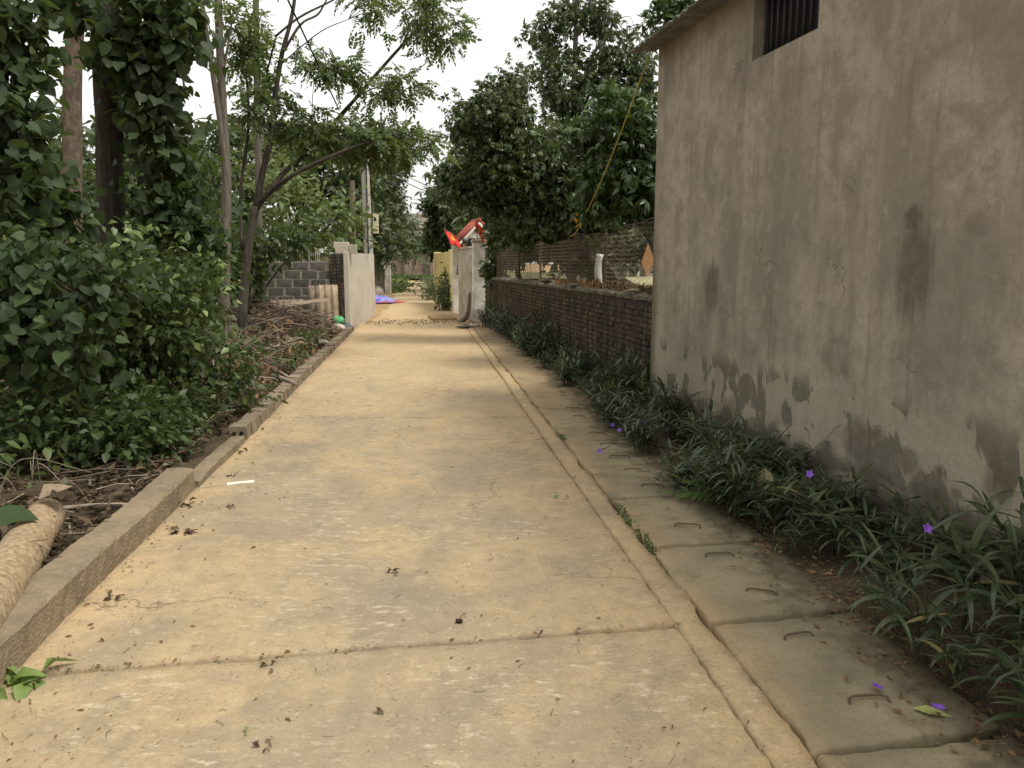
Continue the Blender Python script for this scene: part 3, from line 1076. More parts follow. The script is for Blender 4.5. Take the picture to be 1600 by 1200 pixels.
# coping: broken mortar cap
V, F = [], []
n = 160
for i in range(n + 1):
    x = WLn * i / n
    hh = .03 * wav(x * 2.2, 1.0) + R(-.008, .008)
    for (y, z) in ((.03, HB - .03), (.035, HB + .012 + hh * .4), (-.02, HB + .035 + hh), (-.12, HB + .04 + hh), (-.23, HB + .02 + hh * .4), (-.235, HB - .03)):
        V.append((x + R(-.01, .01), y + R(-.01, .01), z + R(-.006, .006)))
for i in range(n):
    for k in range(5):
        a = i * 6 + k
        F.append((a, a + 6, a + 7, a + 1))
link('coping', fast_mesh('coping', V, F, M['coping'], False), bw)

fence = thing('chain_link_fence', 'rusty chain link fence sagging between iron posts on top of the brick wall', 'fence', WB, math.atan2(wd.y, wd.x))
fb = HB + .02


def ftop(x): return 2.06 - .019 * x + .035 * math.sin(x * 2.1) + .02 * math.sin(x * 5.3)
def fy(x, z): return -.1 + .03 * math.sin(x * 1.3) + .04 * (z - fb) * math.sin(x * 2.0 + 1)


wr = MB()
pitch = .062
nw = int(WLn / pitch)
for i in range(nw):
    x0 = i * pitch
    nseg = int((ftop(x0) - fb) / (pitch * .47))
    pts = []
    zj = R(-.012, .012)
    for k in range(nseg + 1):
        x = x0 + (pitch * .56 if k % 2 else -.0) + (.0 if k % 2 else -.02)
        z = fb + k * pitch * .47 + zj
        pts.append((x, fy(x, z) + (.004 if k % 2 else -.004), z))
    wr.tube(pts, .0035, 3, cap=False)
wm = wr.build('wire_mesh', M['fence_wire'], fence)
wm['kind'] = 'stuff'
for x in (.35, 2.35, 4.4, 6.5, 8.6, 10.7, 12.3):
    pb = MB()
    pb.box(x - .02, x + .02, -.128, -.122, fb - .1, ftop(x) + .03)
    pb.box(x - .02, x - .014, -.122, -.085, fb - .1, ftop(x) + .03)
    pb.build('post', M['post_iron'], fence)
tw_ = MB()
tw_.tube([(x, fy(x, ftop(x)), ftop(x)) for x in np.arange(0, WLn, .15)], .004, 4)
tw_.build('top_wire', M['fence_wire'], fence)

# loose things lying on the wall
for (px, py, Y, lab, m_, sz) in [(985, 452, 9.5, 'pale broken tile lying on the brick wall beside the house', 'stone', (.3, .08, .03)),
                                 (905, 447, 12.2, 'flat grey tile shard on the brick wall below the yellow rope', 'coping', (.34, .12, .025)),
                                 (868, 441, 14.0, 'thin grey slab lying on the brick wall beside dried weeds', 'coping', (.4, .12, .03))]:
    x = (Y - WB.y) / wd.y
    t = MB()
    t.box(-sz[0] / 2, sz[0] / 2, -sz[1] / 2, sz[1] / 2, 0, sz[2], jit=.012)
    o = t.build('tile_shard', M[m_], bevel=.005)
    o.location = WB + wd * x + Vector((-.02, 0, HB + .055))
    o.rotation_euler = (R(-.1, .1), R(-.12, .12), math.atan2(wd.y, wd.x) + R(-.3, .3))
    tag(o, lab, 'tile')
# dried weeds along the wall top
n = 420
xx = RS.rand(n) * 5.0 + .1
pos = np.array([list(WB + wd * x) for x in xx]) + np.array([.06, 0, HB + .03]) + RS.normal(size=(n, 3)) * np.array([.03, .05, .012])
ax = RS.normal(size=(n, 3)) * .35 + np.array([0, 0, 1])
V, F = cloud(leaf_tpl(.09), pos, ax, RS.normal(size=(n, 3)), .06 + .1 * RS.rand(n))
o = link('dry_weeds', fast_mesh('dry_weeds', V, F, M['dry']))
tag(o, 'brown dried weeds along the foot of the chain link fence', 'weeds', kind='stuff')

# yellow rope from the eave down to the fence
a, b = Vector((1.42, 8.5, 3.74)), WB + wd * 3.95 + Vector((.09, 0, ftop(3.95)))
rp = MB()
pts = []
for i in range(25):
    t = i / 24
    p = a.lerp(b, t) + Vector((0, 0, -.28 * 4 * t * (1 - t) * .5))
    pts.append(p)
pts += [b + Vector((-.06, .3, -.02))]
rp.tube(pts, .008, 5)
tag(rp.build('rope', M['rope'], smooth=True), 'yellow rope slung from the house eave down to the chain link fence', 'rope')

# ------------------------------------------------------------------ yard behind the fence
nh = thing('yard_house', 'low pale house with square columns seen through the chain link fence', 'house', (6.2, 27.0, 0), -.35)
mb = MB(); mb.box(-4.6, 4.6, 1.2, 5.0, 0, 2.35); mb.build('wall', M['white_old'], nh)
mb = MB(); mb.box(-4.9, 4.9, -.6, 5.3, 2.36, 2.5); mb.build('roof', M['roof_far'], nh)
for x in (-4.4, -3.0, -1.5, 0, 1.6, 3.2, 4.5):
    mb = MB(); mb.box(x - .13, x + .13, -.2, .06, 0, 2.355); mb.build('column', M['white'], nh, bevel=.01)
for x in (-3.6, -.7, 2.3):
    mb = MB(); mb.box(x - .45, x + .45, 1.15, 1.197, .8, 1.9); w = mb.build('window', M['dark_void'], nh)
    mb = MB(); mb.box(x - .5, x + .5, 1.13, 1.147, .74, .8); mb.build('sill', M['white'], w)
mb = MB(); mb.box(1.0, 1.6, 1.15, 1.197, 0, 1.95); mb.build('door', M['wood'], nh)
sh = thing('low_shed', 'low shed with a yellowish sheet roof behind the chain link fence', 'shed', P(985, 440, 13.0) * 1.0, 0)
sh.location = (3.3, 13.4, 0)
mb = MB(); mb.box(-1.15, 1.5, -.6, .6, 0, 1.18); mb.build('wall', M['coping'], sh)
mb = MB(); mb.add([(-1.3, -.8, 1.2), (1.7, -.8, 1.27), (1.7, .8, 1.37), (-1.3, .8, 1.3), (-1.3, -.8, 1.24), (1.7, -.8, 1.31), (1.7, .8, 1.41), (-1.3, .8, 1.34)],
                  [(3, 2, 1, 0), (4, 5, 6, 7), (0, 1, 5, 4), (1, 2, 6, 5), (2, 3, 7, 6), (3, 0, 4, 7)]); mb.build('roof', M['yard_roof'], sh)
for (px, Y, x_, lab) in [(936, 14.5, 0, 'white post with flaking limewash standing left of the yellowish shed'), (978, 15.5, 0, 'white forked post behind the yellowish shed roof'), (996, 15.7, 0, 'tall white post behind the shed, nearest the orange board')]:
    p = P(px, 440, Y)
    t = MB()
    t.tube(spline([(0, 0, 0), (.01, 0, .8), (-.02, .01, 1.5), (.01, 0, 1.98 if px > 950 else 1.75)], 4), [.065] * 13, 8, wob=.2)
    o = t.build('white_post', M['white'], smooth=True)
    o.location = (p.x, Y, 0)
    tag(o, lab, 'post')
p = P(1011, 402, 12.8)
t = MB()
t.add([(0, 0, -.27), (.115, .02, .02), (0, 0, .27), (-.1, -.02, -.03), (0, .02, -.27), (.115, .04, .02), (0, .02, .27), (-.1, 0, -.03)], [(0, 1, 2, 3), (7, 6, 5, 4), (0, 4, 5, 1), (1, 5, 6, 2), (2, 6, 7, 3), (3, 7, 4, 0)])
ob = t.build('diamond_board', M['orange_board'])
ob.location = (p.x, 12.75, 1.36 + .27)
tag(ob, 'orange diamond shaped board standing on edge on the yellowish shed roof', 'board')

# ------------------------------------------------------------------ gate with flags
gd = math.atan2(wd.y, wd.x) - math.pi / 2


def box_thing(name, label, cat, x, y, w, d, z0, z1, mat, rot=None, bevel=.015):
    mb = MB()
    mb.box(-w / 2, w / 2, -d / 2, d / 2, 0, z1 - z0)
    o = mb.build(name, mat, bevel=bevel)
    o.location = (x, y, z0)
    o.rotation_euler = (0, 0, gd if rot is None else rot)
    return tag(o, label, cat)


gp = thing('gate_pillar', 'white square gate pillar with flat cap at the end of the brick wall', 'pillar', (-.92, 21.9, 0), gd)
mb = MB(); mb.box(-.16, .16, -.16, .16, -.05, 2.14); mb.build('shaft', M['white'], gp, bevel=.012)
mb = MB(); mb.box(-.19, .19, -.19, .19, 2.142, 2.2); mb.build('cap', M['white_old'], gp, bevel=.01)
mb = MB(); mb.box(-.175, .175, -.175, .175, -.05, .32); mb.build('plinth', M['white_old'], gp, bevel=.01)
gw = thing('gate_side_wall', 'short grey white wall panel between the two gate pillars', 'wall', (-1.34, 23.6, 0), gd)
mb = MB(); mb.box(-.09, .09, -1.4, 1.4, -.05, 1.98); mb.build('panel', M['white_old'], gw, bevel=.01)
mb = MB(); mb.box(-.12, .12, -1.42, 1.42, 1.982, 2.04); mb.build('coping', M['white_old'], gw, bevel=.01)
g2 = thing('gate_pillar', 'narrow white gate pillar with a small dark house number latch beside the yellow wall', 'pillar', (-1.78, 25.6, 0), gd, None)
mb = MB(); mb.box(-.14, .14, -.16, .16, -.05, 2.16); mb.build('shaft', M['white'], g2, bevel=.012)
mb = MB(); mb.box(-.17, .17, -.19, .19, 2.162, 2.22); mb.build('cap', M['white_old'], g2, bevel=.01)
mb = MB(); mb.box(-.05, .05, -.175, -.162, 1.35, 1.365); mb.box(-.01, .01, -.175, -.162, 1.2, 1.5); mb.box(-.05, .03, -.175, -.162, 1.25, 1.265); mb.build('glyph', M['metal_dark'], g2)  # dark bars stand in for an unreadable house number
yw = thing('yellow_wall', 'yellow painted garden wall beyond the white gate pillars', 'wall', (-2.45, 29.0, 0), gd + .02)
mb = MB(); mb.box(-.1, .1, -2.6, 2.6, -.05, 1.95); mb.build('panel', M['yellow'], yw, bevel=.01)
mb = MB(); mb.box(-.14, .14, -2.62, -2.3, -.04, 2.02); mb.build('end_pier', M['yellow'], yw, bevel=.01)
mb = MB(); mb.box(-.13, .13, 2.3, 2.6, -.04, 2.0); mb.build('end_pier', M['yellow'], yw, bevel=.01)

gr = thing('gate_roof', 'small red tiled gable roof with white ends above the gate', 'roof', (-1.15, 25.2, 0), gd + .05)
mb = MB()
mb.add([(-.42, -.55, 2.35), (.42, -.55, 2.35), (0, -.55, 2.78), (-.42, .55, 2.35), (.42, .55, 2.35), (0, .55, 2.78)], [(0, 1, 2), (5, 4, 3), (0, 2, 5, 3), (2, 1, 4, 5), (1, 0, 3, 4)])
mb.box(-.34, .34, -.45, .45, 2.05, 2.349)
mb.build('gable', M['white'], gr)
tm = MB()
for k in range(5):
    tm.tube([(0, 0, .02), (-.66, 0, -.665 + .02)], .058, 6) if k == 0 else None
tme = tm.mesh('tile', M['tile_red'], True)
tm2 = MB(); tm2.tube([(0, 0, .02), (.66, 0, -.665 + .02)], .058, 6); tme2 = tm2.mesh('tile', M['tile_red'], True)
for k in range(11):
    inst('tile', tme, gr, (-.02, -.58 + k * .116, 2.84), (0, .0, 0))
    inst('tile', tme2, gr, (.02, -.58 + k * .116, 2.84))
mb = MB(); mb.tube([(0, -.68, 2.88), (0, .68, 2.88)], .075, 8); mb.build('ridge', M['tile_red'], gr, True)
mb = MB()
mb.add([(-.66, -.69, 2.17), (0, -.69, 2.83), (.66, -.69, 2.17), (.66, -.69, 2.09), (0, -.69, 2.74), (-.66, -.69, 2.09)] + [(-.66, -.65, 2.17), (0, -.65, 2.83), (.66, -.65, 2.17), (.66, -.65, 2.09), (0, -.65, 2.74), (-.66, -.65, 2.09)],
       [(0, 1, 4, 5), (1, 2, 3, 4), (11, 10, 7, 6), (10, 9, 8, 7), (0, 6, 7, 1), (1, 7, 8, 2), (5, 4, 10, 11), (4, 3, 9, 10), (0, 5, 11, 6), (2, 8, 9, 3)])
mb.build('barge_board', M['white'], gr)


def flag(label, base, tip, w, seed):
    t = thing('flag', label, 'flag', base)
    base, tip = Vector(base), Vector(tip)
    mb = MB(); mb.tube([(0, 0, 0), tip - base], .014, 6); mb.build('flag_pole', M['wood'], t, True)
    d = (tip - base)
    n, m = 14, 10
    V, F = [], []

    def pt(i, j, off=0.0):
        u, v = i / n, j / m
        p = d * (1 - .62 * u)
        drop = Vector((.22 * v, .05 * math.sin(u * 9 + seed + v * 4), -w * v * (1 - .25 * math.sin(u * 3.1))))
        fold = Vector((.07 * math.sin(u * 12 + seed) * v, -.09 * math.cos(u * 10 + seed * 2) * v + off, .05 * math.sin(u * 7) * v))
        return p + drop + fold
    for i in range(n + 1):
        for j in range(m + 1): V.append(tuple(pt(i, j)))
    for i in range(n):
        for j in range(m):
            a = i * (m + 1) + j
            F.append((a, a + 1, a + m + 2, a + m + 1))
    cl_ = link('flag_cloth', fast_mesh('flag_cloth', V, F, M['flag']), t)
    so = cl_.modifiers.new('thick', 'SOLIDIFY'); so.thickness = .004
    st = []
    c = pt(6.5, 4.5, -.02)
    ux, uy = (pt(9, 4.5, -.02) - c).normalized(), (pt(6.5, 7, -.02) - c).normalized()
    for k in range(10):
        r = .115 if k % 2 == 0 else .045
        an = k * math.pi / 5
        st.append(c + ux * (r * math.cos(an)) + uy * (r * math.sin(an)) + Vector((0, -.045, 0)))
    st.append(c + Vector((0, -.05, 0)))
    mb = MB()
    mb.add(st, [(k, (k + 1) % 10, 10) for k in range(10)])
    mb.build('star', M['star'], cl_)


flag('red flag with yellow star hanging from a pole slanting over the lane', P(727, 380, 24.6), P(693, 357, 24.0), .5, 0.4)
flag('red flag with yellow star bunched upright on the gate pillar cap', (-.93, 21.75, 2.2), (-1.0, 21.6, 2.74), .33, 2.2)
bn = thing('streamer', 'dark blue and white bunting bundle on top of the gate wall', 'bunting', (-1.22, 22.9, 2.04))
mb = MB()
for k in range(9):
    a = R(0, 6.28)
    mb.tube([(0, 0, 0), (.1 * math.cos(a), .1 * math.sin(a), .14 + R(0, .1)), (.24 * math.cos(a), .2 * math.sin(a), .2 + R(-.1, .12))], [.05, .06, .02], 5, mi=k % 2)
mb.build('cloth', [M['cable'], M['bag_dark']], bn, True)

# bent stump and step at the pillar foot
t = MB()
q = spline([(-1.5, 21.55, -.03, .05), (-1.36, 21.6, .02, .07), (-1.24, 21.62, .14, .065), (-1.18, 21.64, .36, .055), (-1.165, 21.66, .62, .045), (-1.16, 21.66, .78, .03)], 4)
t.tube([tuple(w[:3]) for w in q], [w[3] for w in q], 9, wob=.1)
tag(t.build('bent_stump', M['bark_brown'], smooth=True), 'bent brown tree stump leaning on the white gate pillar', 'stump')
box_thing('door_step', 'low earthen step at the foot of the gate', 'step', -2.0, 22.6, .7, 1.3, -.05, .07, M['soil'], bevel=.03)

# ------------------------------------------------------------------ left cement block wall with rendered end
BC = Vector((-4.03, 19.0, 0))
lw = thing('block_wall', 'grey cement block wall with pale mortar behind the brush pile', 'wall', BC, math.pi + .02)
# local x runs left, local +y faces the camera after the half turn
BH = 1.62
mb = MB(); mb.box(.0, 6.4, -.13, .0, -.1, BH); mb.build('core', M['block_mortar'], lw)
bb = []
for s in range(5):
    mb = MB(); mb.box(-.182, .182, -.02, .006, -.084, .084, jit=.007); bb.append(mb.mesh('block', M['block']))
for r in range(9):
    z = .0 + r * .2 + .02
    if z + .09 > BH: break
    x = .4 + (.2 if r % 2 else 0)
    while x < 6.3:
        inst('block', random.choice(bb), lw, (x, 0, z + .09), (R(-.01, .01), R(-.012, .012), R(-.01, .01)), (.95, 1, .97))
        x += .405
mb = MB(); mb.box(-.02, .33, -.2, .03, -.1, 1.8); mb.build('corner_pier', M['mortar'], lw, bevel=.01)
prb = MB(); prb.box(-.082, .082, -.012, .012, -.036, .036, jit=.004); prm = prb.mesh('brick', M['brick'])
for r in range(22):
    for k in range(2):
        z = .02 + r * .081
        if z > 1.76: break
        inst('brick', prm, lw, (.07 + k * .175 + (.0 if r % 2 else .0), .034, z + .03), (0, 0, R(-.02, .02)))
rw = thing('rendered_wall', 'smooth pale rendered wall standing edge on beside the lane', 'wall', (-3.9, 18.98, 0), math.atan2(6, -.42))
mb = MB(); mb.box(0, 6.0, .0, .12, -.1, 1.84); mb.build('panel', M['render'], rw, bevel=.008)
cp = thing('pillar_cap', 'pale grey concrete cube capping the block wall corner', 'block', (-4.12, 19.3, 1.805), .1)
mb = MB(); mb.box(-.17, .17, -.17, .17, 0, .28); mb.build('cube_cap', M['render'], cp, bevel=.01)
mb = MB(); mb.box(.18, .36, -.12, .14, 0, .22); mb.build('side_block', M['white_old'], cp, bevel=.01)
gl = thing('grille', 'light metal grille panel on top of the grey block wall', 'grille', (-5.0, 19.05, BH), 0)
for k in range(12):
    mb = MB(); mb.tube([(k * .05, 0, 0), (k * .05, 0, .3)], .008, 5); mb.build('bar', M['white_old'], gl)
mb = MB(); mb.tube([(-.02, 0, .29), (.57, 0, .29)], .01, 5); mb.build('rail', M['white_old'], gl)

# corrugated cement sheets leaning against the wall


def sheet(label, x, y, w, h, lean, rz, mat, group=None):
    V, F = [], []
    n = 40
    for i in range(n + 1):
        u = w * (i / n - .5)
        for j in range(5):
            v = h * j / 4
            V.append((u, .022 * math.sin(u * 2 * math.pi / .15), v + .012 * math.sin(i * .9) * (1 if j == 4 else 0)))
    for i in range(n):
        for j in range(4):
            a = i * 5 + j
            F.append((a, a + 1, a + 6, a + 5))
    o = link('cement_sheet', fast_mesh('cement_sheet', V, F, mat))
    o.location = (x, y, .08)
    o.rotation_euler = (lean, 0, rz)
    m_ = o.modifiers.new('thick', 'SOLIDIFY'); m_.thickness = .012
    tag(o, label, 'roof sheet', group)


sheet('tall corrugated cement sheet leaning upright at the block wall corner', -4.14, 17.9, .42, 1.02, -.12, .3, M['asbestos_pale'])
sheet('narrow corrugated cement sheet leaning behind the tall one at the corner', -4.55, 18.65, .5, .98, -.12, .15, M['asbestos'])
sheet('broken corrugated cement sheet half buried by branches below the block wall', -5.35, 18.7, .8, .66, -.2, .05, M['asbestos'])
sheet('leftmost low corrugated cement sheet against the block wall', -6.1, 18.72, .7, .55, -.2, -.05, M['asbestos'])

# ------------------------------------------------------------------ brush pile
bp = thing('brush_pile', 'heap of dry cut branches and dead leaves behind the brick kerb', 'brush pile', (-4.2, 13.0, .05))


def heap(x, y):
    c = lane_l(y) - 1.55
    a = max(0, 1 - ((x - c) / 1.4) ** 2)
    b = max(0, 1 - ((y - 12.9) / 4.8) ** 4)
    return (.92 if y > 11 else .78) * math.sqrt(a * b) * (.82 + .18 * math.sin(x * 3 + y * 2)) if a * b > 0 else 0


mb = MB()
for k in range(1500):
    y = R(8.4, 18.0)
    x = lane_l(y) - 1.55 + R(-1.35, 1.35)
    hz = heap(x, y)
    z = .06 + hz * (R(0, 1) ** .35)
    L = R(.25, 1.1)
    a = R(0, 6.28)
    d = Vector((math.cos(a), math.sin(a), R(-.35, .4)))
    p0 = Vector((x, y, z)) - d * L / 2
    p1 = Vector((x, y, z)) + d * L / 2
    for p in (p0, p1): p.z = max(.05, p.z); p.x = min(p.x, lane_l(p.y) - .17)
    r = R(.003, .01) if R(0, 1) < .93 else R(.012, .022)
    if R(0, 1) < .25:
        tdir = Vector((R(-1, 1), R(-1, 1), R(-.2, .8))) * L * .35
        mb.tube([p0.lerp(p1, .5), p0.lerp(p1, .5) + tdir * .6 + Vector((0, 0, .02)), p0.lerp(p1, .5) + tdir], [r * .6, r * .5, r * .3], 4, mi=(0 if R(0, 1) < .5 else 1), cap=False)
    mid = (p0 + p1) / 2 + Vector((R(-.08, .08), R(-.08, .08), R(-.04, .09)))
    q = spline([(*p0, r), (*mid, r * .8), (*p1, r * .4)], 3)
    mb.tube([tuple(w[:3]) for w in q], [w[3] for w in q], 4, mi=(0 if R(0, 1) < .5 else 1), cap=False)
tag(mb.build('dry_branches', [M['twig'], M['twig_pale']], bp, True, True), kind='stuff')
n = 4200
pos = []
while len(pos) < n:
    y = R(8.3, 18); x = lane_l(y) - 1.55 + R(-1.4, 1.38); hz = heap(x, y)
    pos.append((x, y, .05 + hz * R(.1, 1.0)))
pos = np.array(pos)
V, F = cloud(T_MED, pos, RS.normal(size=(n, 3)) + np.array([0, 0, -.7]), RS.normal(size=(n, 3)) + np.array([.3, -.3, .4]), .07 + .09 * RS.rand(n))
o = link('dead_leaves', fast_mesh('dead_leaves', V, F, M['dry']), bp, True); o['kind'] = 'stuff'
mb = MB()
for k in range(26):
    a = k / 26 * 6.28
for (x0, x1, y0, y1) in [(-4.6, -3.7, 15.2, 17.2)]:
    pass
for (a, b, r, lab) in [((395, 585, .1), (462, 600, .12), .035, 'thick grey branch lying across the brush pile towards the kerb'),
                       ((400, 572, .16), (452, 590, .1), .03, 'shorter grey branch lying just behind the thick one'),
                       ((352, 560, .35), (412, 553, .5), .028, 'brown branch sticking out of the brush pile beside the shrub'),
                       ((500, 524, .18), (535, 530, .02), .018, 'thin stick poking over the kerb near the plastic bag')]:
    p0, p1 = G(*a), G(*b)
    t = MB()
    q = spline([(*p0, r), (*(p0.lerp(p1, .5) + Vector((0, .05, .03))), r * .9), (*p1, r * .65)], 4)
    t.tube([tuple(w[:3]) for w in q], [w[3] for w in q], 8, wob=.08)
    tag(t.build('cut_branch', M['twig_pale'], smooth=True), lab, 'branch', 'cut branches on the brush pile')
# torn cardboard on the heap
for (px, py, Y, w, lab) in [(470, 474, 16.5, .5, 'pale torn cardboard sheet lying on top of the brush pile'), (500, 470, 17.3, .4, 'smaller pale board lying on the brush pile beside the cement sheets')]:
    p = P(px, py, Y)
    t = MB(); t.box(-w / 2, w / 2, -.2, .2, 0, .014, jit=.008)
    o = t.build('torn_board', M['cardboard']); o.location = p; o.rotation_euler = (.15, R(-.2, .2), R(-.4, .4)); tag(o, lab, 'board')

# low green weeds growing through the pile edge
n = 900
yy = RS.rand(n) * 4.6 + 10.8
xx = lane_l(0) - .115 * yy - .22 - .45 * RS.rand(n) ** 1.3
pos = np.stack([xx, yy, .08 + .42 * RS.rand(n) * (1 - np.abs(yy - 13) / 4)], 1)
V, F = cloud(T_BROAD, pos, RS.normal(size=(n, 3)) + np.array([.5, -.4, 0]), RS.normal(size=(n, 3)) * .5 + np.array([0, 0, 1]), .05 + .06 * RS.rand(n))
o = link('kerb_weeds', fast_mesh('kerb_weeds', V, F, M['weed']))
tag(o, 'low green weeds growing between the brush pile and the brick kerb', 'weeds', kind='stuff')

# plastic rubbish at the wall corner


def lump(name, label, cat, loc, rad, mat, seed, sub=None):
    rr = random.Random(seed)
    V, F = [], []
    nu, nv = 14, 9
    for j in range(nv + 1):
        for i in range(nu):
            a, b = 2 * math.pi * i / nu, math.pi * j / nv
            k = 1 + .22 * math.sin(3 * a + seed + 2 * b) + .12 * math.sin(7 * a - 3 * b + seed) + rr.uniform(-.08, .08)
            V.append((rad[0] * k * math.sin(b) * math.cos(a), rad[1] * k * math.sin(b) * math.sin(a), max(-.0, rad[2] * (1 + .9 * math.cos(b)) * (1 + .1 * math.sin(5 * a)))))
    for j in range(nv):
        for i in range(nu):
            F.append((j * nu + i, (j + 1) * nu + i, (j + 1) * nu + (i + 1) % nu, j * nu + (i + 1) % nu))
    o = link(name, fast_mesh(name, V, F, mat))
    o.location = loc
    return tag(o, label, cat)


lump('plastic_bag', 'crumpled bright green plastic bag at the corner of the block wall', 'plastic bag', (-3.96, 18.0, .17), (.15, .12, .11), M['bag_green'], 1)
lump('plastic_bag', 'crumpled off-white plastic bag below the green one by the kerb', 'plastic bag', (-3.93, 17.72, .04), (.16, .12, .1), M['bag_white'], 4)
lump('plastic_bag', 'small dark grey plastic bag at the foot of the rendered wall', 'plastic bag', (-3.85, 18.35, .0), (.1, .1, .1), M['bag_dark'], 6)
lump('pale_stone', 'pale rubble stone behind the kerb bricks', 'stone', G(502, 540, .1), (.12, .1, .06), M['stone'], 9)
lump('pale_stone', 'white rubble stone on the drain before the gate pillar', 'stone', (-.98, 19.6, 0), (.2, .15, .05), M['stone'], 13)
lump('pale_stone', 'flat grey rubble stone lying left of the white stone near the gate', 'stone', (-1.2, 19.3, 0), (.16, .12, .035), M['coping'], 15)

# ------------------------------------------------------------------ beyond the wall: tarpaulin, poles, far walls
tp = thing('tarpaulin', 'blue and red tarpaulin bundled in a heap at the lane side', 'tarpaulin', (-5.3, 32.4, 0), .05)
for (nm, m_, z0, hgt, xs, sd) in [('red_cover', 'tarp_red', 0, .26, 1.02, 1), ('blue_cover', 'tarp_blue', .12, .24, .9, 2)]:
    V, F = [], []
    n, k = 30, 12
    for i in range(n + 1):
        for j in range(k + 1):
            u, v = i / n * 2 - 1, j / k * 2 - 1
            hh = max(0, 1 - abs(u) ** 2.2) * max(0, 1 - abs(v) ** 2)
            V.append((u * 1.25 * xs - .35, v * .55 - (.0), z0 * hh + hgt * hh * (.8 - .45 * u) + .03 * math.sin(u * 13 + v * 5 + sd) * hh - (.0 if nm == 'red_cover' else .02 * (1 - hh))))
    for i in range(n):
        for j in range(k):
            a = i * (k + 1) + j
            F.append((a, a + 1, a + k + 2, a + k + 1))
    link(nm, fast_mesh(nm, V, F, M[m_]), tp)
lump('sack', 'pale woven sack standing behind the tarpaulin heap', 'sack', (-5.9, 34.2, 0), (.34, .3, .32), M['bag_white'], 21)

pole = thing('utility_pole', 'grey concrete utility pole with meter box rising behind the rendered wall', 'utility pole', (P(577, 395, 29.5).x, 29.5, 0))
mb = MB(); mb.tube([(0, 0, -.1), (-.04, 0, 3.0), (-.08, 0, 5.7)], [.19, .165, .135], 8); mb.build('post', M['concrete'], pole)
mb = MB(); mb.box(-.02, .02, -.19, -.13, 0, 5.2); mb.build('riser_cable', M['cable'], pole)
mb = MB(); mb.box(.18, .36, -.14, .1, 2.65, 3.35); mm = mb.build('meter_box', M['meter'], pole, bevel=.02)
mb = MB(); mb.box(.23, .31, -.15, -.142, 3.1, 3.22); mb.build('dial', M['dark_void'], mm)
mb = MB(); mb.tube([(0, 0, 2.5), (.1, -.22, 2.1), (.3, -.16, 2.5)], .02, 5); mb.tube([(-.05, -.18, 3.4), (-.16, -.2, 2.6), (.0, -.2, 2.3)], .015, 5); mb.build('loose_cable', M['cable'], pole, True)
pole2 = thing('wooden_pole', 'thin brown wooden pole left of the concrete utility pole', 'pole', (P(553, 390, 31).x, 31, 0))
mb = MB(); mb.tube([(0, 0, 0), (-.01, 0, 2.6), (.01, 0, 4.7)], [.12, .11, .1], 7); mb.build('post', M['bark_brown'], pole2)
for k, (z, yy) in enumerate([(5.5, 0), (5.2, .1)]):
    t = MB()
    a = Vector(pole.location) + Vector((-.08, 0, z)); b = Vector((6 + k, 60, 6.4 - k * .4))
    t.tube([a.lerp(b, s / 16) + Vector((0, 0, -1.6 * 4 * (s / 16) * (1 - s / 16))) for s in range(17)], .016, 4)
    tag(t.build('overhead_wire', M['cable']), ['upper overhead wire crossing the lane from the utility pole', 'lower overhead wire crossing the lane from the utility pole'][k], 'wire')
t = MB()
a = P(450, 0, 10); b = P(530, 172, 14.0)
t.tube([a + (a - b) * .6, a.lerp(b, .5), b], .012, 5)
tag(t.build('slanting_wire', M['cable']), 'dark slanting wire running down through the chinaberry tree', 'wire')

pw = thing('pier_wall', 'brown brick garden wall with pale end pier beyond the tarpaulin', 'wall', (-7.0, 41.5, 0), 0)
mb = MB(); mb.box(-1.2, .35, -.1, .1, 0, 1.15); mb.build('panel', M['coping'], pw)
mb = MB(); mb.box(-1.2, .35, -.06, .06, 1.151, 1.25); mb.box(-1.2, .35, -.06, .06, 1.38, 1.48); mb.build('rail', M['mortar'], pw)
for k in range(10):
    mb = MB(); mb.box(-1.15 + k * .15, -1.07 + k * .15, -.05, .05, 1.251, 1.379); mb.build('baluster', M['mortar'], pw)
mb = MB(); mb.box(.36, .66, -.16, .16, 0, 1.72); mb.build('pier', M['white_old'], pw, bevel=.01)
mb = MB(); mb.box(-1.4, -1.22, -.16, .16, 0, 1.62); mb.build('pier', M['white_old'], pw, bevel=.01)

fwl = thing('far_wall', 'faded pink wall with dark piers at the bend of the lane', 'wall', (-13.5, 78.0, 0), -.12)
mb = MB(); mb.box(-8, 5.2, -.1, .1, 0, 2.2); mb.build('panel', M['pink'], fwl)
mb = MB(); mb.box(-8, 5.3, -.16, .16, 2.201, 2.4); mb.build('coping', M['coping'], fwl)
for x in (-5, -2.4, .2, 2.9, 5.1):
    mb = MB(); mb.box(x - .16, x + .16, -.25, -.102, 0, 2.195); mb.build('pier', M['coping'], fwl)
pf = thing('far_fence', 'row of grey concrete fence posts with rails at the outside of the bend', 'fence', (-8.0, 76.0, 0), -.32)
for k in range(12):
    mb = MB(); w = R(.1, .17); mb.box(-w, w, -.1, .1, 0, R(1.9, 2.3)); o = mb.build('post', M['white_old'] if k % 3 else M['coping'], pf); o.location = (k * .66, R(-.1, .1), 0); o.rotation_euler = (0, R(-.03, .03), R(-.2, .2))
mb = MB(); mb.box(-.2, 7.6, -.04, .04, .6, .68); mb.build('rail', M['wood'], pf)
mb = MB(); mb.box(-.2, 7.6, -.04, .04, 1.5, 1.58); mb.build('rail', M['wood'], pf)
ty = thing('tarp_scrap', 'pale cloth hanging over the faded pink wall', 'cloth', (-11.1, 77.2, 2.2))
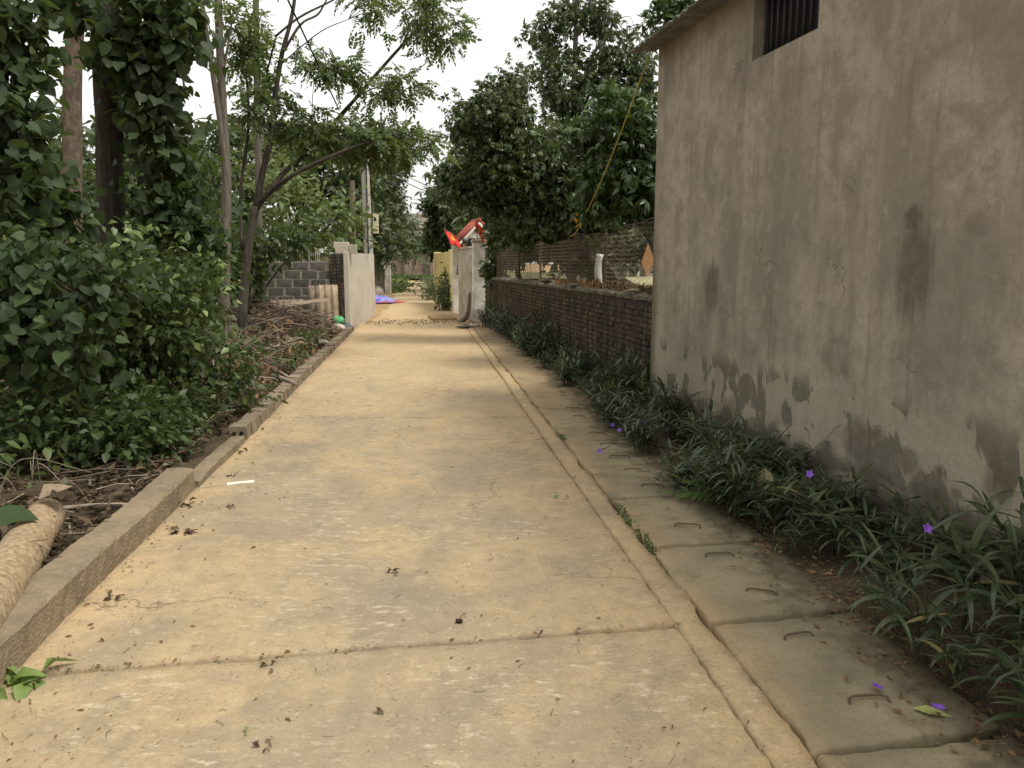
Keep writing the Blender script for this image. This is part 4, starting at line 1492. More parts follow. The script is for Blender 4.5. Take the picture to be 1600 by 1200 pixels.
mb = MB(); mb.tube([(-.7, 0, .1), (-.2, -.1, .4), (.5, -.1, .5), (1.1, 0, .2)], [.12, .25, .2, .05], 6); mb.tube([(-.7, -.1, .2), (-.75, -.25, -.6), (-.7, -.25, -1.3)], [.12, .2, .06], 6); mb.build('fabric', M['white_old'], ty, True)

fh = thing('far_house', 'distant house with weathered grey brown roof between the trees', 'house', (-11.5, 92.0, 0), .1)
mb = MB(); mb.box(-3.2, 3.2, -2, 4, 0, 4.6); mb.build('wall', M['pink'], fh)
mb = MB(); mb.add([(-3.6, -2.8, 4.5), (3.6, -2.8, 4.5), (3.0, 1, 7.2), (-2.6, 1, 7.2), (-3.6, 4.6, 4.5), (3.6, 4.6, 4.5)], [(0, 1, 2, 3), (3, 2, 5, 4), (0, 3, 4), (1, 5, 2), (0, 4, 5, 1)]); mb.build('roof', M['roof_far'], fh)
for x in (-1.8, 1.6):
    mb = MB(); mb.box(x - .6, x + .6, -2.04, -2.003, 1.9, 3.4); mb.build('window', M['dark_void'], fh)

# gravel break in the lane
n = 420
pos = np.stack([-2.5 + (RS.rand(n) - .5) * 2.9, 21.2 + RS.normal(size=n) * .5, np.full(n, .002)], 1)
mb = MB(); mb.box(-.5, .5, -.5, .5, -.2, .5, jit=.18)
sv = np.array(mb.v); sf = np.array([[f[0], f[1], f[2], f[3]] for f in mb.f])
sz = .012 + .035 * RS.rand(n) ** 3
V = (pos[:, None, :] + sz[:, None, None] * sv[None]).reshape(-1, 3)
F = (sf[None] + (np.arange(n) * 8)[:, None, None]).reshape(-1, 4)
o = link('gravel', fast_mesh('gravel', V, F, M['gravel'], False)); tag(o, 'strip of grey gravel across the lane before the gate', 'gravel', kind='stuff')

# ------------------------------------------------------------------ trees on the left
tree('vine_tree', 'dark straight trunk wrapped in heart leaved vines above the roadside shrub',
     [PL(8.0, (184, 660, .15), (180, 500, .14), (174, 330, .13), (168, 150, .12), (158, -60, .11), (150, -330, .08)),
      PL(8.0, (172, 260, .07), (196, 175, .06), (235, 80, .05), (285, -40, .04)), PL(8.0, (160, 40, .06), (110, -60, .05, .3), (30, -180, .03, .5)), [(-4.2, 8.0, 4.6, .07), (-4.3, 6.6, 4.7, .05), (-4.4, 4.6, 4.8, .03), (-4.1, 3.0, 5.0, .015)]],
     [EL(190, -110, 8, 120, 60, 30), EL(60, -130, 8.3, 110, 70, 26), EL(290, -120, 8.2, 80, 60, 16), ((-4.6, 5.6, 4.6), (2.2, 2.0, .7), 150, .1), ((-4.2, 3.2, 5.0), (1.8, 1.8, .8), 90, .1), ((-6.5, 7.5, 5.2), (2.2, 2.2, 1.0), 90, .1)], T_HEART, .12, M['heart'], M['bark_dark'], .26, 16, tw=.4)  # trailing crown clumps sit out of view, added to darken shrub and bank below
tree('brown_trunk_tree', 'brown ringed trunk standing behind and left of the dark vine trunk',
     [PL(11.0, (118, 640, .15), (114, 400, .14), (112, 280, .128), (114, 100, .12), (124, -60, .11), (130, -300, .07)),
      PL(11.0, (116, 60, .06), (90, -40, .05), (20, -160, .03)), PL(11.0, (120, 20, .06), (150, -20, .05), (210, -140, .03))],
     [EL(60, -50, 11, 90, 60, 24), EL(160, -90, 11, 90, 60, 22)], T_BROAD, .12, M['shrub'], M['bark_brown'], .3, 16, tw=.4)
tree('slender_tree', 'slender twin stemmed grey tree rising beside the vine curtain',
     [PL(11.5, (352, 600, .075), (352, 420, .07), (354, 280, .065), (346, 130, .058), (338, -80, .05), (335, -300, .03)),
      PL(11.5, (354, 285, .045), (345, 200, .04, -.1), (332, 110, .036, -.15), (315, 0, .032, -.2), (305, -120, .02, -.2)),
      PL(11.5, (346, 130, .02), (358, 60, .015), (366, 10, .01)), PL(11.5, (316, 10, .02, -.2), (325, -10, .015), (340, -40, .01))],
     [EL(320, -120, 11.5, 60, 40, 12), EL(366, 20, 11.5, 20, 20, 3)], T_SPRAY, .26, M['chinaberry'], M['bark_grey'], .25, 9, tw=.5, twr=.004)
tree('thin_grey_tree', 'thin pole straight grey stem behind the forked chinaberry',
     [PL(14.5, (405, 560, .075), (404, 300, .065), (401, 100, .055), (399, -60, .05), (398, -250, .03))],
     [EL(398, 130, 14.5, 28, 60, 9), EL(398, -90, 14.5, 60, 40, 14)], T_SPRAY, .26, M['chinaberry'], M['bark_grey'], .25, 9, tw=.7, twr=.004)
tree('chinaberry_tree', 'forked chinaberry with thin spreading limbs reaching over the lane',
     [PL(12.0, (372, 620, 0.078), (380, 470, 0.0702), (388, 390, 0.0663), (400, 322, 0.06084)),
      PL(12.0, (400, 325, 0.0546), (410, 270, 0.0468), (422, 220, 0.0429), (430, 150, 0.03744), (441, 83, 0.03276), (455, 30, 0.02808), (463, -30, 0.02184), (470, -160, 0.0117)),
      PL(12.0, (402, 325, 0.0429), (425, 292, 0.039), (452, 262, 0.0351, .3), (487, 235, 0.03276, .5), (532, 182, 0.02964, .8), (588, 116, 0.02652, 1.1), (640, 58, 0.02028, 1.3), (670, 30, 0.00936, 1.4)),
      PL(12.0, (405, 318, 0.039), (440, 285, 0.03276, -.2), (487, 258, 0.0273, -.2), (547, 232, 0.0195, 0), (600, 215, 0.01092, .2), (645, 205, 0.00624, .3)),
      PL(12.0, (442, 82, 0.0234), (470, 38, 0.01872), (497, 22, 0.0156, .3), (516, -8, 0.0117, .5), (560, -50, 0.0078, .8)),
      PL(12.0, (430, 57, 0.01716), (468, 27, 0.0156), (513, 4, 0.01248, .2), (545, -14, 0.0078, .3)),
      PL(12.0, (378, 390, 0.0312), (376, 300, 0.02496), (388, 200, 0.02184), (385, 120, 0.0156), (380, 60, 0.0078)),
      PL(12.0, (430, 60, 0.0156), (415, 130, 0.0117, .2), (440, 100, 0.00936), (500, 50, 0.0078, .3), (545, 30, 0.00468, .5)),
      PL(12.0, (424, 215, 0.0156), (395, 200, 0.01092), (388, 165, 0.0078)),
      PL(12.0, (420, 300, 0.0156), (440, 290, 0.0156), (480, 240, 0.00936, .3), (490, 130, 0.00468, .5)),
      PL(12.0, (500, 215, 0.01404, .6), (560, 150, 0.01092, .8), (620, 128, 0.00624, 1.0))],
     [EL(383, 62, 12.0, 34, 36, 13), EL(418, 165, 12, 22, 30, 7), EL(470, 92, 12.2, 14, 18, 4), EL(527, 112, 12.4, 32, 20, 9), EL(612, 140, 12.9, 38, 24, 12),
      EL(680, 45, 13.3, 34, 38, 16), EL(572, 8, 12.7, 26, 20, 7), EL(652, 0, 13.0, 30, 14, 5), EL(555, 215, 12.5, 76, 26, 36), EL(478, 200, 12.3, 40, 26, 17), EL(622, 226, 13, 40, 20, 16), EL(676, 228, 13.2, 12, 8, 2),
      EL(395, 185, 12.0, 14, 26, 5)],
     T_SPRAY, .22, M['chinaberry'], M['bark_dark'], .21, 12, tw=.9, twr=.004, droop=.35)


def blob_tree(label, base, h0, specs, tpl, size, lm, rc, per, bk='bark_dark', r=.14, group=None, name='broadleaf_tree', **kw):
    c = np.mean([s[0] for s in specs], 0)
    lines = [[(base[0], base[1], -.1, r), (base[0] + .1, base[1], h0 * .5, r * .85), (c[0] * .5 + base[0] * .5, c[1] * .5 + base[1] * .5, h0, r * .7), (c[0], c[1], c[2], r * .35)]]
    for s in specs:
        lines.append([(lines[0][2][0], lines[0][2][1], h0 * .9, r * .5), tuple((np.array(s[0]) + np.array(lines[0][2][:3])) / 2) + (r * .35,), tuple(s[0]) + (r * .15,)])
    return tree(name, label, lines, specs, tpl, size, lm, M[bk], rc, per, group, **kw)


blob_tree('leafy green tree filling the far left edge behind the vines', (-9.5, 16), 1.5, [EL(40, 250, 16, 110, 110, 60), EL(150, 330, 16.5, 90, 80, 45), EL(70, 380, 16, 120, 80, 40)], T_BROAD, .17, M['shrub'], .42, 18)
blob_tree('leafy green tree seen between the dark trunk and slender tree', (-7.0, 17.5), 1.5, [EL(270, 330, 17.5, 70, 90, 45), EL(330, 300, 18, 50, 80, 34), EL(250, 240, 18, 50, 50, 20), EL(330, 400, 17, 70, 60, 26)], T_BROAD, .15, M['shrub'], .4, 18)
blob_tree('pale broad leaved tree behind the block wall', (-6.4, 22.5), 1.4, [EL(452, 320, 22, 55, 60, 44), EL(520, 345, 22.5, 55, 50, 36), EL(420, 250, 23, 50, 50, 26), EL(470, 385, 21.5, 90, 28, 30)], T_BROAD, .2, M['pale_leaf'], .45, 17)
blob_tree('dense dark mango tree behind the pale broad leaved tree', (-9.0, 33), 2.0, [EL(505, 275, 33, 80, 66, 60), EL(455, 240, 33, 50, 50, 30), EL(560, 320, 33, 50, 60, 34)], T_ROS, .42, M['mango'], .6, 8, r=.2)
blob_tree('drooping green tree directly behind the utility pole', (-6.7, 36), 2.0, [EL(578, 250, 36, 44, 42, 32), EL(598, 320, 37, 28, 56, 34), EL(565, 350, 35, 40, 40, 26), EL(600, 385, 34, 36, 24, 18)], T_SPRAY, .5, M['far_leaf'], .45, 11, r=.18)
blob_tree('rounded tree beyond the pier wall left of the lane', (-8.5, 50), 2.2, [EL(606, 352, 50, 24, 40, 36), EL(585, 370, 48, 40, 34, 30), EL(590, 300, 50, 22, 40, 24)], T_FARC, .42, M['far_leaf'], .5, 18, r=.2)
blob_tree('hazy green tree beside the distant grey roofed house', (-11.3, 84), 2.2, [EL(656, 394, 82, 18, 12, 20), EL(622, 385, 82, 16, 20, 20), EL(677, 375, 84, 6, 20, 10)], T_FARC, .6, M['pale_leaf'], .7, 16, r=.25)
blob_tree('tall hazy tree rising behind the distant roof', (-10, 112), 3.0, [EL(655, 356, 112, 20, 14, 26), EL(626, 352, 112, 16, 26, 24), EL(688, 350, 112, 22, 26, 26)], T_FARC, .8, M['far_leaf'], .9, 16, r=.3)
for k, (px, py, Y, rx, ry, lab) in enumerate([(380, 290, 44, 80, 110, 'tall far tree behind the forked chinaberry'), (200, 290, 34, 110, 110, 'far tree glimpsed between the two big trunks'), (20, 320, 30, 120, 110, 'far tree at the extreme left behind the vines')]):
    blob_tree(lab, (P(px, 430, Y).x, Y), 2.5, [EL(px, py, Y, rx, ry, 90), EL(px, py + 90, Y, rx * 1.1, ry * .5, 40)], T_FARC, .5, M['far_leaf'], 1.0, 12, r=.2)

# ------------------------------------------------------------------ trees on the right
blob_tree('big dark mango tree spreading over the brick wall', (1.9, 15.6), 2.2,
          [EL(860, 255, 15.5, 90, 56, 80), EL(775, 190, 15.5, 66, 30, 34), EL(735, 195, 15.3, 34, 18, 12), EL(770, 285, 16, 66, 38, 52), EL(860, 340, 16, 96, 40, 66), EL(935, 290, 15.5, 76, 66, 66), EL(800, 135, 15.5, 26, 34, 14), EL(716, 285, 16.5, 30, 26, 18), EL(890, 395, 16.5, 60, 26, 26), EL(985, 385, 15, 50, 22, 16)],
          T_ROS, .135, M['mango'], .33, 28, r=.17, name='mango_tree', tw=.35)
t = tree('mango_tree', 'tall open topped mango tree showing sky through its crown',
         [PL(18.5, (900, 560, .13), (897, 430, .12), (896, 300, .1), (897, 150, .075), (900, 40, .05), (902, -60, .03)),
          PL(18.5, (897, 220, .05), (870, 130, .035), (850, 60, .02)), PL(18.5, (897, 160, .05), (930, 80, .035), (965, 30, .02)), PL(18.5, (896, 250, .05), (940, 190, .035), (985, 130, .02))],
         [EL(848, 45, 18.5, 28, 32, 9), EL(885, 30, 18.5, 30, 30, 9), EL(930, 20, 18.5, 36, 30, 11), EL(875, 110, 18.5, 46, 40, 20), EL(960, 70, 18.5, 48, 46, 22), EL(1000, 100, 18.5, 34, 50, 16),
          EL(960, 150, 18.5, 62, 46, 34), EL(890, 180, 18.5, 40, 36, 16), EL(925, 215, 18.5, 70, 40, 30), EL(868, 120, 18, 20, 40, 8)], T_ROS, .16, M['mango'], M['bark_grey'], .32, 15, tw=.8)
blob_tree('glossy leaved jackfruit tree close behind the fence and house corner', (2.9, 11.6), 1.5,
          [EL(985, 190, 11.6, 50, 40, 26), EL(1000, 250, 11.6, 50, 50, 40), EL(960, 300, 11.9, 50, 36, 36), EL(1010, 310, 11.6, 36, 30, 24), EL(930, 230, 12.2, 46, 40, 24), EL(1056, 20, 12, 24, 22, 9)],
          T_ROS, .17, M['glossy'], .28, 17, r=.05, name='jackfruit_tree')
blob_tree('longan tree drooping over the gate end of the brick wall', (.15, 20.8), 1.6,
          [EL(800, 375, 20.5, 28, 40, 34), EL(812, 330, 20.5, 40, 28, 32), EL(838, 375, 20.0, 46, 24, 26), EL(785, 300, 21, 40, 26, 22), EL(774, 425, 20.3, 9, 22, 8)], T_ROS, .22, M['mango'], .26, 14, r=.1, name='longan_tree')
blob_tree('bright yellowish green rounded treetop above the dark gate trees', (-1.6, 38), 3.0, [EL(755, 258, 38, 42, 24, 34), EL(735, 290, 38, 50, 34, 24)], T_FARC, .5, M['pale_leaf'], .7, 13, r=.2)
blob_tree('dark rounded tree behind the flags right of the lane', (-3.4, 44), 2.2, [EL(692, 332, 46, 28, 40, 44), EL(718, 300, 44, 38, 34, 40), EL(735, 335, 42, 40, 42, 40), EL(700, 375, 47, 36, 22, 30)], T_FARC, .42, M['mango'], .45, 16, r=.2)
blob_tree('dense dark tree filling the yard behind the yard house', (6, 36), 2.2, [EL(880, 330, 34, 110, 60, 90), EL(990, 330, 34, 90, 80, 70), EL(790, 350, 34, 60, 50, 40)], T_FARC, .55, M['mango'], .9, 12, r=.2)
blob_tree('dark tree standing over the far concrete fence', (-4.5, 80), 2.5, [EL(715, 380, 80, 44, 30, 44), EL(692, 378, 82, 20, 28, 26)], T_FARC, .9, M['mango'], 1.4, 12, r=.3)
blob_tree('tree standing beyond the far pink wall', (-14, 90), 2.5, [EL(600, 370, 90, 50, 50, 44), EL(560, 360, 90, 60, 60, 40)], T_FARC, .9, M['far_leaf'], 1.4, 12, r=.3)
blob_tree('young dark leafed tree crowding the foot of the forked chinaberry', (-4.9, 14.2), .8, [EL(432, 388, 14.5, 36, 14, 14), EL(378, 430, 14, 26, 30, 18), EL(480, 368, 15, 40, 18, 16), EL(350, 380, 14, 40, 40, 20), EL(330, 440, 13.5, 40, 36, 18)], T_BROAD, .17, M['shrub'], .3, 14, r=.05)
# orange leaves hanging under the jackfruit
osp = thing('orange_spray', 'spray of orange yellow leaves hanging above the yellow rope end', 'leaf spray', P(905, 332, 12.6))
ome = fast_mesh('leaf', T_BROAD[0], T_BROAD[1], M['orange_leaf'])
for k in range(11):
    inst('leaf', ome, osp, (random.gauss(0, .05), random.gauss(0, .05), random.gauss(0, .1)), (R(-1, 1), R(0, 1.4), R(0, 6.28)), R(.08, .13))

# ------------------------------------------------------------------ far undergrowth
for (nm, lab, pts, h, k, sz, m_) in [
    ('verge_weeds', 'tangle of weeds along the foot of the far wall and fence', [(-18, 75.2), (-13, 76.6), (-9, 75.4), (-5.6, 74.0), (-1.5, 72.0)], .5, 1400, .25, 'weed'),
    ('lane_edge_weeds', 'yellowish weeds on the left lane edge before the pier wall', [(-6.3, 42.5), (-6.9, 47), (-8.0, 55), (-10.5, 63)], .5, 700, .2, 'weed'),
    ('right_edge_weeds', 'weeds on the right lane edge beyond the yellow wall', [(-3.0, 33.5), (-3.6, 42), (-4.6, 52), (-6.4, 63), (-6.8, 68)], .4, 900, .18, 'far_leaf')]:
    q = spline([(*p, 0) for p in pts], 20)
    idx = RS.randint(0, len(q), k)
    pos = q[idx] + RS.normal(size=(k, 3)) * np.array([.45, .6, 0]) + np.array([0, 0, 1]) * (h * RS.rand(k, 1) ** 1.4)
    V, F = cloud(T_FARC, pos, RS.normal(size=(k, 3)), RS.normal(size=(k, 3)) * .4 + np.array([0, 0, 1]), sz * (.6 + .6 * RS.rand(k)))
    tag(link(nm, fast_mesh(nm, V, F, M[m_])), lab, 'weeds', kind='stuff')


def bush(name, label, specs, tpl, size, lm, rc, per, stems=14, cat='shrub', stem_r=.012, **kw):
    c = np.mean([s[0] for s in specs], 0)
    t = thing(name, label, cat, (c[0], c[1], 0))
    me, cen = crown_mesh('foliage', tpl, specs, size, lm, rc, per, **kw)
    mb = MB()
    for k in range(stems):
        e = cen[RS.randint(len(cen))]
        b0 = np.array([c[0] * .6 + e[0] * .4, c[1] * .6 + e[1] * .4, 0]) + RS.normal(size=3) * np.array([.1, .1, 0])
        q = spline([(*b0, stem_r), (*(b0 * .5 + e * .5 + np.array([0, 0, .1])), stem_r * .8), (*e, stem_r * .4)], 4)
        mb.tube([tuple(w[:3]) for w in q], [w[3] for w in q], 5, cap=False)
    mb.build('stems', M['twig'], t, True, True)
    o = link('foliage', me, t, True)
    o['kind'] = 'stuff'
    return t, cen


bush('gate_shrub', 'rounded green shrub at the foot of the yellow wall', [((-2.15, 26.6, .5), (.5, .55, .5), 46, .4), ((-2.3, 27.3, .75), (.4, .4, .5), 20, .4)], T_BROAD, .11, M['far_leaf'], .2, 22)
bush('dry_gate_weeds', 'straw coloured dry weeds standing against the yellow wall', [((-2.28, 28.0, .95), (.2, .4, .6), 20, .2)], T_MED, .14, M['pale_leaf'], .22, 12, cat='weeds')

# ------------------------------------------------------------------ roadside shrub and vines
sb, cen = bush('roadside_shrub', 'big dense green shrub bulging over the left kerb', [
    ((-3.45, 6.95, 1.05), (.75, .8, .72), 130, .55), ((-4.2, 6.35, 1.2), (.85, .75, .55), 120, .5), ((-3.12, 7.2, .5), (.34, .7, .5), 60, .4), ((-3.3, 7.2, 1.3), (.72, .75, .5), 110, .45),
    ((-5.3, 6.6, 1.25), (1.0, .8, .6), 90, .5), ((-3.05, 6.35, .34), (.3, .5, .34), 46, .3), ((-4.6, 8.0, .7), (1.5, .4, .8), 100, .2), ((-2.85, 8.0, .45), (.25, .5, .5), 26, .3), ((-2.86, 5.95, .28), (.3, .45, .3), 44, .3), ((-3.45, 5.7, .4), (.45, .35, .42), 46, .3)],
    T_BROAD, .082, M['shrub'], .2, 28, 40, droop=.35)
leaf_mes = []
for k, (w, fo) in enumerate([(.27, .07), (.24, .04), (.3, .09)]):
    v, f = leaf_tpl(w, fo, -.18)
    leaf_mes.append(fast_mesh('leaf', v, f, M['shrub_lit']))
hv, hf = T_HEART
heart_me = [fast_mesh('leaf', hv, hf, M['heart_obj']), fast_mesh('leaf', hv * np.array([1, .9, 2.0]), hf, M['heart_obj'])]


def rot_from(ax, nm):
    x = Vector(ax).normalized()
    z = Vector(nm); z = (z - x * z.dot(x)).normalized()
    y = z.cross(x)
    return Matrix((x, y, z)).transposed().to_euler()


def single_leaves(parent, spots, mes, size, face, droop):
    for p in spots:
        ax = Vector((R(-.7, .9), R(-.9, .3), -droop + R(-.5, .4)))
        nm = Vector(face) + Vector((R(-.5, .5), R(-.5, .5), R(-.4, .5)))
        inst('leaf', random.choice(mes), parent, Vector(p) - parent.location, rot_from(ax, nm), size * R(.55, 1.25))


spots = []
for (c, r, k) in [((-3.3, 6.95, 1.25), (.8, .85, .7), 150), ((-4.2, 6.2, 1.2), (.9, .75, .62), 60), ((-2.95, 7.2, .6), (.5, .75, .6), 50)]:
    while k > 0:
        d = Vector((R(-1, 1), R(-1, .3), R(-.3, 1)))
        if d.length < .2: continue
        d.normalize()
        spots.append((c[0] + d.x * r[0], c[1] + d.y * r[1], c[2] + d.z * r[2]))
        k -= 1
single_leaves(sb, spots, leaf_mes, .1, (.1, -.45, .8), .15)


def vine(label, specs, singles, per=15, size=.13, rc=.2, face=(.15, -.8, .5)):
    c = np.mean([s[0] for s in specs], 0)
    t = thing('climbing_vine', label, 'vine', (c[0], c[1], 0))
    me, cen = crown_mesh('foliage', T_HEART, specs, size, M['heart'], rc, per, droop=.9, up=.5)
    mb = MB()
    for k in range(16):
        a = cen[RS.randint(len(cen))]; b = cen[RS.randint(len(cen))]
        q = spline([(*a, .006), (*((a + b) / 2 + np.array([0, 0, -.15])), .006), (*b, .004)], 4)
        mb.tube([tuple(w[:3]) for w in q], .006, 4, cap=False)
    mb.build('runners', M['twig'], t, True, True)
    link('foliage', me, t, True)['kind'] = 'stuff'
    sp = []
    for (c, r, k, s) in [(s[0], s[1], s[2], s[3]) for s in specs]:
        for _ in range(int(singles * k / sum(s[2] for s in specs))):
            d = Vector((R(-1, 1), R(-1, -.1), R(-1, 1))).normalized()
            sp.append((c[0] + d.x * r[0], c[1] + d.y * r[1] - .05, c[2] + d.z * r[2]))
    single_leaves(t, sp, heart_me, size * 1.12, face, .8)
    return t


vine('curtain of heart shaped leaves hanging low at the left edge over the shrub', [EL(70, 520, 5.6, 95, 62, 34, .35), EL(20, 430, 5.6, 80, 70, 28, .35), EL(150, 440, 5.9, 60, 50, 14, .35)], 110, 18, .09)
vine('tall column of vine leaves climbing at the upper left edge', [EL(8, 250, 6.2, 54, 120, 52, .3), EL(14, 60, 6.4, 50, 90, 36, .3), EL(62, 330, 6.6, 52, 54, 22, .3)], 70, 15, .105)
vine('dark vine mass draped round the dark trunk near the top', [EL(245, 30, 7.6, 58, 46, 34, .3), EL(195, 85, 7.6, 46, 34, 22, .3), EL(100, 15, 7.8, 50, 24, 14, .3), EL(230, 110, 7.6, 40, 40, 16, .3), EL(288, 60, 7.6, 20, 44, 7, .3)], 40, 13, .115)
vine('vine curtain falling to the right of the dark trunk', [EL(232, 175, 7.7, 36, 44, 20, .3), EL(262, 240, 7.9, 38, 70, 34, .3), EL(285, 330, 7.9, 40, 60, 30, .3), EL(240, 330, 7.9, 26, 56, 18, .3), EL(318, 380, 8.6, 30, 36, 14, .3)], 60, 13, .105)

# ------------------------------------------------------------------ leaf litter on the left bank
n = 8000
yy = 2.2 + RS.rand(n) * 6.2
xx = lane_l(0) - .115 * yy - .2 - 3.2 * RS.rand(n) ** 1.2
pos = np.stack([xx, yy, .1 + .06 * RS.rand(n)], 1)
nm = RS.normal(size=(n, 3)) * .45 + np.array([0, 0, 1])
V, F = cloud(T_MED, pos, RS.normal(size=(n, 3)) * np.array([1, 1, .3]), nm, .035 + .07 * RS.rand(n))
tag(link('leaf_litter', fast_mesh('leaf_litter', V, F, M['litter'])), 'brown leaf litter on the bank behind the concrete kerb', 'leaf litter', kind='stuff')
mb = MB()
for k in range(420):
    y = R(2.4, 7.5); x = lane_l(y) - .25 - R(0, 1) ** 1.2 * 2.6
    a = R(0, 6.28); L = R(.1, .5)
    p0 = Vector((x, y, .1 + R(0, .1))); d = Vector((math.cos(a), math.sin(a), R(-.1, .25)))
    r = R(.0015, .006)
    p1 = p0 + d * L
    p1.x = min(p1.x, lane_l(p1.y) - .2)
    mb.tube([p0, (p0 + p1) / 2 + Vector((R(-.04, .04), R(-.04, .04), R(0, .04))), p1], r, 4, mi=(0 if R(0, 1) < .6 else 1), cap=False)
tag(mb.build('fallen_twigs', [M['twig'], M['twig_pale']]), 'thin twigs scattered over the leaf litter', 'twigs', kind='stuff')
# taller pale tangle of bare twigs at the left edge
tt = thing('twig_tangle', 'bare pale arching twigs tangled at the left edge before the shrub', 'twigs', (-3.5, 5.0, 0))
mb = MB()
for k in range(24):
    a = Vector((R(-4.2, -2.9), R(4.4, 5.3), .08)); L = R(.25, .8)
    d = Vector((R(-.5, .5), R(-.4, .4), 0))
    q = spline([(*a, .0035), (*(a + d * .35 + Vector((0, 0, L * .55))), .003), (*(a + d * 1.1 + Vector((0, 0, L * .35))), .0015)], 5)
    mb.tube([tuple(w[:3]) for w in q], [w[3] for w in q], 4, cap=False)
mb.build('bare_twigs', M['twig_pale'], tt, True, True)
n = 40
pos = np.stack([RS.uniform(-4.2, -2.9, n), RS.uniform(4.5, 5.4, n), RS.uniform(.2, .5, n)], 1)
V, F = cloud(T_BROAD, pos, RS.normal(size=(n, 3)) + np.array([0, 0, -1]), RS.normal(size=(n, 3)) + np.array([0, -1, .4]), .07 + .05 * RS.rand(n))
link('withered_leaves', fast_mesh('withered_leaves', V, F, M['pale_leaf']), tt, True)

# felled log, branch, big leaf
t = MB()
a, b, c = G(-70, 1010, .16), G(20, 885, .17), G(72, 805, .17)
q = spline([(*(a + (a - b) * 1.5), .135), (*a, .125), (*b, .115), (*c, .1)], 6)
t.tube([tuple(w[:3]) for w in q], [w[3] for w in q], 16, wob=.035)
tag(t.build('log', M['log'], smooth=True), 'pale tan felled log lying behind the concrete kerb', 'log')
t = MB()
q = spline([(*G(85, 796, .14), .016), (*G(150, 790, .16), .015), (*G(206, 788, .13), .011)], 5)
t.tube([tuple(w[:3]) for w in q], [w[3] for w in q], 7, wob=.1)
tag(t.build('fallen_branch', M['twig_pale'], smooth=True), 'grey fallen branch lying between log end and concrete kerb', 'branch')


def one_leaf(name, label, cat, loc, yaw, size, mat, tpl, tilt=(.1, .1), sc=(1, 1, 1)):
    v, f = tpl
    o = link(name, fast_mesh(name, v * np.array(sc), f, mat))
    o.location = loc; o.rotation_euler = (tilt[0], tilt[1], yaw); o.scale = (size,) * 3
    return tag(o, label, cat)


one_leaf('green_leaf', 'large green heart shaped leaf resting on the felled log', 'leaf', G(-22, 812, .3), .15, .25, M['heart_obj'], T_HEART, (.2, -.05))
for k, (px, py, sz, yaw, lab) in enumerate([(60, 780, .17, .6, 'large curled dry leaf on the end of the felled log'), (95, 782, .14, 2.2, 'curled dry leaf beside the log end and the fallen branch'), (80, 768, .13, 4.0, 'small dry leaf sticking up behind the log end')]):
    one_leaf('curled_leaf', lab, 'leaf', G(px, py, .3), yaw, sz, M['dry_obj'] if k else M['cardboard'], T_BROAD, (R(-.5, .5), -.5), (1, 1.2, 2.5))

# ------------------------------------------------------------------ plants along the right hand wall
lance_obj = [fast_mesh('leaf', v, f, M['ruellia_obj']) for v, f in T_LANCE]


def plant_plan(rr, h, nst, spread):
    """stems as polylines and leaves as (pos, axis, normal, size, template)"""
    st, lv = [], []
    for s in range(nst):
        a = rr.uniform(0, 6.28)
        ln = rr.uniform(.15, 1) * spread
        hh = h * rr.uniform(.55, 1.05)
        b = Vector((rr.uniform(-.07, .07), rr.uniform(-.07, .07), -.02))
        top = b + Vector((math.cos(a) * ln, math.sin(a) * ln, hh))
        mid = b.lerp(top, .5) + Vector((-math.cos(a) * ln * .2, -math.sin(a) * ln * .2, hh * .08))
        q = spline([tuple(b), tuple(mid), tuple(top)], 5)
        st.append(q)
        nn = 5
        for j in range(nn):
            t = .3 + .7 * j / (nn - 1)
            p = Vector(q[min(len(q) - 1, int(t * (len(q) - 1)))])
            for sgn in (0, 1):
                an = a + j * 1.57 + sgn * 3.14 + rr.uniform(-.4, .4)
                el = rr.uniform(.15, .7) + (.5 if j == nn - 1 else 0)
                ax = Vector((math.cos(an) * math.cos(el), math.sin(an) * math.cos(el), math.sin(el)))
                lv.append((p, ax, Vector((rr.uniform(-.2, .2), rr.uniform(-.2, .2), 1)), rr.uniform(.15, .27) * (.8 if j == nn - 1 else 1), rr.randrange(3)))
    return st, lv


def build_plant(rr, h, nst, spread, separate):
    root = thing('flowering_plant', 'x', 'plant')
    st, lv = plant_plan(rr, h, nst, spread)
    mb = MB()
    for q in st: mb.tube([tuple(p) for p in q], [.005 - .0025 * i / len(q) for i in range(len(q))], 5, cap=False)
    mb.build('stem', M['stem'], root, True)
    if separate:
        for (p, ax, nm, sz, k) in lv: inst('leaf', lance_obj[k], root, p, rot_from(ax, nm), sz)
    else:
        VV, FF, n = [], [], 0
        for k in range(3):
            L = [l for l in lv if l[4] == k]
            if not L: continue
            V, F = cloud(T_LANCE[k], np.array([tuple(l[0]) for l in L]), np.array([tuple(l[1]) for l in L]), np.array([tuple(l[2]) for l in L]), np.array([l[3] for l in L]))
            VV.append(V); FF.append(F + n); n += len(V)
        link('foliage', fast_mesh('foliage', np.vstack(VV), np.vstack(FF), M['ruellia']), root)['kind'] = 'stuff'
    return root


rr = random.Random(5)
near_p = [build_plant(rr, h, n, s, True) for (h, n, s) in ((.48, 5, .28), (.6, 5, .26), (.42, 5, .34))]
mid_p = [build_plant(rr, h, n, s, False) for (h, n, s) in ((.5, 13, .34), (.42, 15, .38), (.58, 12, .3))]
used = set()
ORD = ['first', 'second', 'third', 'fourth', 'fifth', 'sixth', 'seventh', 'eighth', 'ninth', 'tenth', 'eleventh', 'twelfth', 'thirteenth', 'fourteenth', 'fifteenth', 'sixteenth', 'seventeenth', 'eighteenth', 'nineteenth', 'twentieth', 'twenty-first', 'twenty-second', 'twenty-third']
plants = []


